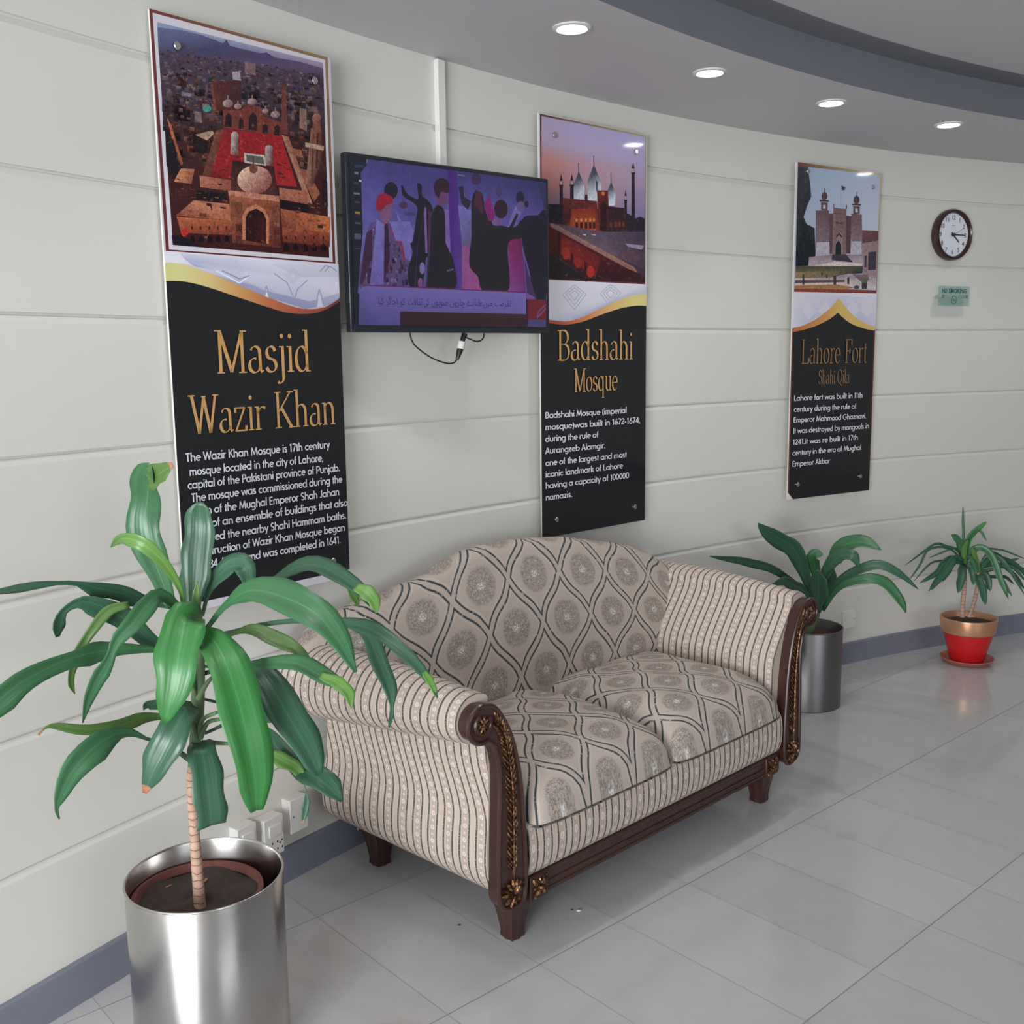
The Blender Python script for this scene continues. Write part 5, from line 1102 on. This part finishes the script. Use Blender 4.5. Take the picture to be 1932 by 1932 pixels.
A.poly([(955, 260), (1030, 275), (1070, 900), (1080, 1260), (1010, 1260), (975, 900)], (72, 28, 130), (76, 30, 140), (86, 30, 156), (96, 60, 170), (70, 36, 140), (80, 24, 150))
A.poly([(1040, 560), (1150, 600), (1140, 900), (1075, 920)], (120, 112, 200), (116, 110, 196), (96, 90, 140), (90, 96, 136))
A.poly([(1070, 900), (1140, 880), (1250, 1260), (1070, 1260)], (150, 80, 140), (150, 70, 150), (170, 74, 150), (160, 70, 150))
A.poly([(1450, 830), (1560, 830), (1600, 1330), (1460, 1270)], (150, 20, 100), (110, 20, 70), (120, 50, 140), (140, 60, 150))
A.smooth([(350, 700), (300, 720), (260, 880), (230, 1050), (200, 1250), (640, 1250), (625, 1000), (600, 850), (520, 760), (450, 700), (350, 700)], (92, 70, 130), 40)
A.scatter([(300, 750), (580, 860), (610, 1220), (240, 1220)], 130, 18, [(60, 30, 70), (130, 110, 180), (96, 40, 90), (70, 52, 110), (150, 130, 200)], rnd, 1.6)
A.poly([(360, 680), (425, 720), (418, 1225), (300, 1225)], (130, 120, 210), (120, 110, 200), (112, 96, 190), (110, 94, 186)); A.poly([(425, 720), (455, 720), (470, 1000), (418, 1220)], (60, 20, 60))
A.poly([(270, 800), (320, 760), (320, 1000), (240, 1225), (215, 1225)], (70, 30, 70)); A.poly([(460, 720), (560, 870), (600, 900), (520, 870)], (150, 30, 90)); A.poly([(570, 860), (600, 1000), (585, 1060), (560, 900)], (150, 30, 90))
A.poly([(470, 700), (640, 700), (690, 820), (620, 860), (520, 860)], (122, 112, 204)); A.poly([(520, 600), (600, 760), (690, 800), (640, 900), (660, 1050), (600, 1000), (560, 800)], (118, 108, 196))
A.ell(480, 440, 58, 72, (28, 26, 46)); A.ell(425, 560, 66, 80, (126, 76, 120)); A.poly([(360, 610), (352, 540), (372, 480), (430, 460), (490, 490), (500, 540), (440, 560), (400, 610)], (170, 16, 50)); A.poly([(400, 600), (450, 580), (490, 640), (470, 700), (420, 720), (385, 660)], (136, 84, 130))
A.smooth([(565, 395), (580, 480), (650, 530), (700, 580), (690, 680), (660, 860), (640, 880), (660, 960), (620, 1100), (640, 1240), (770, 1240), (790, 1000), (800, 800), (830, 600), (790, 520), (740, 480), (740, 400), (700, 380), (710, 480), (700, 510), (620, 470), (580, 400), (565, 395)], (26, 22, 38), 90)
A.poly([(755, 580), (775, 580), (785, 960), (768, 960)], (140, 90, 180)); A.ell(740, 1085, 22, 50, (130, 110, 190)); A.ell(725, 1205, 22, 40, (140, 70, 140)); A.ell(585, 560, 34, 30, (80, 46, 90)); A.poly([(590, 620), (680, 620), (680, 650), (600, 650)], (70, 66, 120))
A.smooth([(860, 560), (810, 640), (795, 800), (790, 1000), (750, 1240), (1010, 1250), (1000, 1020), (940, 860), (930, 640), (900, 570), (860, 560)], (28, 24, 36), 50)
A.poly([(930, 590), (965, 600), (975, 960), (935, 870)], (130, 90, 180)); A.ell(905, 500, 48, 72, (112, 66, 116)); A.smooth([(850, 470), (836, 400), (870, 345), (930, 340), (968, 390), (955, 460), (900, 450), (880, 500), (850, 470)], (56, 20, 40), 30); A.line([(945, 1105), (1000, 1090)], 14, (90, 84, 130))
A.poly([(1045, 410), (1085, 400), (1090, 490), (1150, 530), (1120, 600), (1065, 540)], (40, 30, 60)); A.smooth([(1160, 480), (1190, 440), (1240, 470), (1260, 560), (1330, 700), (1500, 740), (1560, 680), (1570, 820), (1450, 880), (1450, 1260), (1240, 1260), (1200, 1150), (1130, 1050), (1150, 800), (1150, 560), (1160, 480)], (28, 24, 32), 80)
A.poly([(1190, 430), (1235, 470), (1245, 640), (1210, 600), (1170, 560)], (80, 22, 56)); A.ell(1190, 345, 38, 48, (66, 40, 84)); A.poly([(1250, 560), (1300, 470), (1340, 640), (1330, 690), (1290, 690)], (140, 16, 120)); A.ell(1392, 592, 56, 78, (52, 18, 40)); A.ell(1360, 700, 44, 30, (120, 80, 150)); A.ell(1375, 440, 24, 50, (70, 56, 110))
A.poly([(1440, 740), (1510, 560), (1560, 620), (1500, 740)], (120, 104, 190)); A.poly([(1460, 740), (1520, 620), (1535, 640), (1490, 742)], (40, 30, 60)); A.ell(1550, 500, 34, 56, (36, 30, 60)); A.ell(1555, 570, 34, 44, (104, 84, 150)); A.ell(1600, 550, 18, 26, (36, 30, 62))
A.smooth([(1560, 700), (1590, 650), (1690, 640), (1760, 640), (1760, 1300), (1660, 1310), (1620, 1100), (1570, 900), (1560, 700)], (18, 20, 40), 40); A.poly([(1700, 380), (1760, 380), (1760, 640), (1740, 560)], (50, 46, 100)); A.poly([(1580, 1000), (1650, 1240), (1680, 1320), (1600, 1280)], (70, 40, 100))
A.poly([(772, 1000), (786, 990), (770, 1242), (744, 1242)], (92, 78, 158)); A.poly([(790, 600), (815, 610), (808, 980), (788, 1000)], (84, 30, 70)); A.line([(858, 565), (806, 650), (794, 1010), (772, 1240)], 9, (62, 52, 96))
A.line([(760, 560), (745, 700), (700, 900), (680, 1240)], 7, (52, 44, 78))
# caption strip
A.tex = .4
A.poly([(205, 1580), (210, 1300), (235, 1250), (280, 1236), (1590, 1275), (1592, 1450), (1592, 1560), (400, 1590)], (72, 68, 140), (104, 94, 176), (112, 100, 184), (114, 102, 186), (120, 104, 196), (110, 98, 186), (90, 80, 160), (84, 76, 156))
A.line([(240, 1232), (700, 1245), (1590, 1272)], 10, (110, 30, 100))
A.poly([(553, 1445), (1597, 1450), (1597, 1562), (553, 1562)], (64, 24, 34), (66, 22, 32), (54, 22, 32), (52, 24, 34))
A.poly([(1605, 1330), (1755, 1330), (1752, 1490), (1605, 1490)], (128, 18, 32)); A.line([(1680, 1480), (1690, 1430), (1750, 1370)], 12, (120, 70, 120)); A.line([(1690, 1470), (1750, 1400)], 10, (110, 90, 150)); A.poly([(1605, 1490), (1752, 1490), (1750, 1562), (1600, 1562)], (76, 66, 130))
# channel strip down the left side
A.poly([(130, 118), (285, 150), (282, 215), (225, 290), (240, 800), (215, 1060), (180, 1600), (150, 1600)], (22, 28, 46))
for x, y, w, h, c in ((170, 220, 80, 30, (24, 60, 96)), (170, 280, 34, 26, (110, 118, 140)), (208, 348, 22, 22, (180, 200, 210)), (165, 370, 40, 20, (60, 66, 84)), (163, 455, 54, 20, (120, 124, 150)), (172, 530, 45, 18, (96, 70, 60)), (175, 615, 45, 26, (170, 130, 50)), (178, 705, 46, 18, (90, 90, 110)), (170, 800, 56, 50, (84, 88, 124)), (172, 920, 50, 16, (60, 56, 84))):
    A.poly([(x, y), (x+w, y+4), (x+w, y+h), (x, y+h-4)], c)
A.line([(278, 160), (275, 215)], 14, (96, 104, 150)); A.line([(1035, 310), (1095, 318)], 12, (100, 110, 150))
A.mb.build('screen_picture', 'lit_screen', tv, smooth=False, colour=True)
simple('caption_ink', rgb(40, 34, 84), .5, var=0)
UR = [('\uFE97\uFED8\uFEAE\uFBFE\uFE90', 1465, 1330), ('\uFEE3\uFBFF\uFEBA', 1310, 1235), ('\uFEC3\uFEE0\uFE92\uFE8E', 1225, 1170), ('\uFEE7\uFBAE', 1160, 1100), ('\uFB7C\uFE8E\uFEAD\uFEED\uFE8C', 1085, 960), ('\uFEBB\uFEEE\uFE91\uFEEE\uFEAC', 945, 810), ('\uFB90\uFBFD', 790, 745), ('\uFE9B\uFED8\uFE8E\uFED3\uFE96', 735, 610), ('\uFB90\uFEEE', 590, 550), ('\uFE8D\uFE9F\uFE8E\uFB94\uFEAE', 525, 430), ('\uFB90\uFBFF\uFE8E', 410, 365)]
UR[1] = ('\uFEE3\uFBFF\uFE9E'[:2]+'\uFB9E', 1310, 1235); UR[4] = ('\uFB7C\uFE8E\uFEAD\uFEED\uFB9E', 1085, 960); UR[5] = ('\uFEBB\uFEEE\uFE91\uFEEE\uFB9E', 945, 810)
mb = MB()
for w_, xr, xl in UR:
    a = HT(630+xl/4.391, 260+1390/4.391); b = HT(630+xr/4.391, 260+1390/4.391)
    text_on(mb, w_[::-1], a[0], b[0], a[1], .032, -.0060, .0)
mb.build('caption_text', 'caption_ink', tv, smooth=False)
# hanging lead with its connector
def Tp(px, py, dy=.045):
    x, z = HT(px, py); return (x, dy, z)
cb = thing('power_lead', 'thin black cable looping below the television with a black and white connector', 'cable', tv.location, tv.rotation_euler.z)
mb = MB(); mb.tube(crom([Tp(793, 612), Tp(791, 632), Tp(800, 652), Tp(830, 674), Tp(858, 684), Tp(873, 683), Tp(880, 674), Tp(884, 664)], 40), .0026, 8); mb.build('cable', 'black_plastic', cb)
mb = MB(); mb.tube(crom([Tp(929, 615), Tp(929, 634), Tp(918, 642), Tp(905, 638), Tp(890, 632)], 24), .0026, 8); mb.build('cable', 'black_plastic', cb)
mb = MB(); mb.tube([Tp(894, 628), Tp(888, 645)], [.010, .008], 12); mb.tube([Tp(886, 655), Tp(883, 664), Tp(879, 678)], [.011, .010, .005], 12); mb.tube([Tp(890, 612), Tp(892, 630)], .005, 8); mb.build('connector_grip', 'black_plastic', cb)
mb = MB(); mb.tube([Tp(888.5, 643), Tp(885.5, 657)], [.0125, .0125], 14); mb.build('connector_collar', 'white_plastic', cb)
# white trunking from ceiling to television
mb = MB(); tr = onwall(138.28, .0, 0)
mb.box(-.017, .017, -.022, 0, 1.95, 2.592); o = mb.build('cable_trunking', 'white_plastic', bevel=.002); o.location = tr; o.rotation_euler = (0, 0, R(138.28-90))
tag(o, 'white vertical cable trunking running from the ceiling down to the television', 'cable trunking')

# ================================================================== clock and sign
ck = thing('wall_clock', 'round wall clock with dark red rim and white dial', 'clock', onwall(115.38, .0, 2.209), R(115.38-90))
CR = .131
def disc(mb, prof_, n=64):
    vv = [(r*cos(2*pi*k/n), y, r*sin(2*pi*k/n)) for r, y in prof_ for k in range(n)]
    mb.idx(vv, [(i*n+k, i*n+(k+1) % n, (i+1)*n+(k+1) % n, (i+1)*n+k) for i in range(len(prof_)-1) for k in range(n)])
mb = MB(); disc(mb, [(CR-.004, -.002), (CR, -.012), (CR-.001, -.032), (CR-.007, -.043), (CR-.015, -.045), (CR-.021, -.038), (CR-.023, -.026)]); mb.build('rim', 'clock_rim', ck)
mb = MB(); disc(mb, [(CR-.02, -.027), (.001, -.027)]); mb.build('dial', 'clock_face', ck)
for k in range(1, 13):
    mb = MB()
    a = R(90-30*k); cx_, cz_ = .087*cos(a), .087*sin(a); s_ = str(k); hw = .0065*len(s_)+.002
    v, f = text_faces(s_, .01); a0 = min(p[0] for p in v); a1 = max(p[0] for p in v); sc_ = .032
    mb.idx([(cx_+(p[0]-(a0+a1)/2)*sc_, -.0278, cz_+(p[1]-.35)*sc_) for p in v], f)
    mb.build('numeral', 'clock_ink', ck, smooth=False)
mb = MB(); text_on(mb, 'QUARTZ', -.014, .014, .045, .007, -.0278); mb.build('dial_text', 'grey_ink', ck, smooth=False)
def hand(name, ang, ln, w0, w1, y, tail=.018, m='clock_ink'):
    a = R(ang); d = V((cos(a), 0, sin(a))); n = V((-sin(a), 0, cos(a))); mb = MB()
    P_ = [d*-tail+n*w0*.5, d*-tail-n*w0*.5, d*ln-n*w1*.5, d*ln+n*w1*.5]
    top = [(p.x, y, p.z) for p in P_]; bot = [(p.x, y+.0012, p.z) for p in P_]
    mb.idx(top+bot, [(0, 1, 2, 3), (7, 6, 5, 4)]+[(k, k+4, (k+1) % 4+4, (k+1) % 4) for k in range(4)]); mb.build(name, m, ck, smooth=False)
hand('hour_hand', -40, .058, .008, .006, -.030); hand('minute_hand', 0, .084, .007, .005, -.032); hand('second_hand', 26, .074, .0016, .0012, -.034, .02)
mb = MB(); disc(mb, [(.0085, -.028), (.0085, -.036), (.001, -.0365)], 20); mb.build('hub', 'clock_ink', ck)

sg = thing('no_smoking_sign', 'small sea green no smoking plate on standoffs below the clock', 'sign', onwall(115.2666, .04, 1.8472), R(115.2666-90))
SW_, SH_ = .108, .100
mb = MB(); mb.box(-SW_, SW_, 0, .004, 0, SH_); mb.build('plate', 'sea_green_acrylic', sg)
mb = MB(); text_on(mb, 'NO', -.088, -.052, .066, .030, -.0006, .03); text_on(mb, 'SMOKING', -.040, .088, .066, .030, -.0006, .03); mb.build('sign_text', 'sign_ink', sg, smooth=False)
mb = MB(); n = 32
def ringf(r0, r1, cx_, cz_): 
    for k in range(n):
        a, b = 2*pi*k/n, 2*pi*(k+1)/n
        mb.face([(cx_+r0*cos(a), -.0006, cz_+r0*sin(a)), (cx_+r1*cos(a), -.0006, cz_+r1*sin(a)), (cx_+r1*cos(b), -.0006, cz_+r1*sin(b)), (cx_+r0*cos(b), -.0006, cz_+r0*sin(b))])
ringf(.018, .023, 0, .030)
mb.face([(-.016, -.0007, .042), (-.013, -.0007, .045), (.016, -.0007, .018), (.013, -.0007, .015)])
mb.face([(-.014, -.0006, .026), (.010, -.0006, .026), (.010, -.0006, .031), (-.014, -.0006, .031)]); mb.face([(.011, -.0006, .026), (.014, -.0006, .026), (.014, -.0006, .040), (.011, -.0006, .036)])
mb.build('no_smoking_symbol', 'grey_ink', sg, smooth=False)
for x in (-.085, .085):
    mb = MB(); mb.tube([(x, -.007, .048), (x, .0395, .048)], .0095, 16); mb.build('standoff', 'chrome', sg)

# ================================================================== sockets
def socket(phi, z, w, h, d, label, kind):
    t = thing('power_socket', label, 'socket', onwall(phi, .0, z), R(phi-90), 'wall sockets')
    mb = MB(); mb.box(-w/2, w/2, -d, 0, 0, h); mb.build('back_box', 'white_plastic', t, bevel=.002)
    mb = MB(); mb.box(-w/2-.001, w/2+.001, -d-.006, -d+.001, -.001, h+.001); mb.build('face_plate', 'white_plastic', t, bevel=.002)
    if kind == 'multi':
        mb = MB(); mb.box(-w*.30, w*.36, -d-.012, -d-.005, h*.52, h*.82); mb.build('rocker_switch', 'white_plastic', t, bevel=.002)
        for cx_ in (-.018, .020):
            mb = MB()
            for x, zz in ((-.009, .018), (.009, .018), (0, .034), (-.009, .040), (.009, .040)): mb.box(cx_+x-.0022, cx_+x+.0022, -d-.0068, -d-.0055, zz-.0030, zz+.0030)
            mb.build('pin_holes', 'socket_hole', t, smooth=False)
    if kind == 'plain':
        for x in (-w*.36, w*.36):
            mb = MB(); mb.tube([(x, -d-.0075, h/2), (x, -d-.005, h/2)], .003, 10); mb.build('screw', 'chrome', t)
    return t
socket(145.16, .150, .068, .110, .034, 'white power socket on the wall nearest to the large planter', 'multi')
socket(144.46, .130, .072, .120, .040, 'white power socket in the middle of the three beside the sofa', 'multi')
socket(143.68, .166, .070, .106, .034, 'white blank plate on the wall closest to the left side of the sofa', 'plain')
socket(119.85, .195, .088, .090, .008, 'small white wall plate low on the wall behind the far planter', 'plain')

# ================================================================== crumbs on the floor
def crumb(px, py, r, m, label, name):
    d = ray(px, py); p = CAM+d*(-CAM_Z/d.z)
    mb = MB(); mb.ball((0, 0, r*.35), r, r*.8, r*.35, n=7); o = mb.build(name, m); o.location = p
    tag(o, label, 'crumb')
crumb(1092, 1719, .007, 'white_plastic', 'tiny white chip on the floor in front of the sofa', 'paper_chip')
crumb(1079, 1717, .004, 'soil', 'tiny dark crumb beside the white chip on the floor', 'soil_crumb')
crumb(866, 1746, .005, 'soil', 'tiny dark crumb on the floor left of the sofa foot', 'soil_crumb')
bpy.context.view_layer.update()
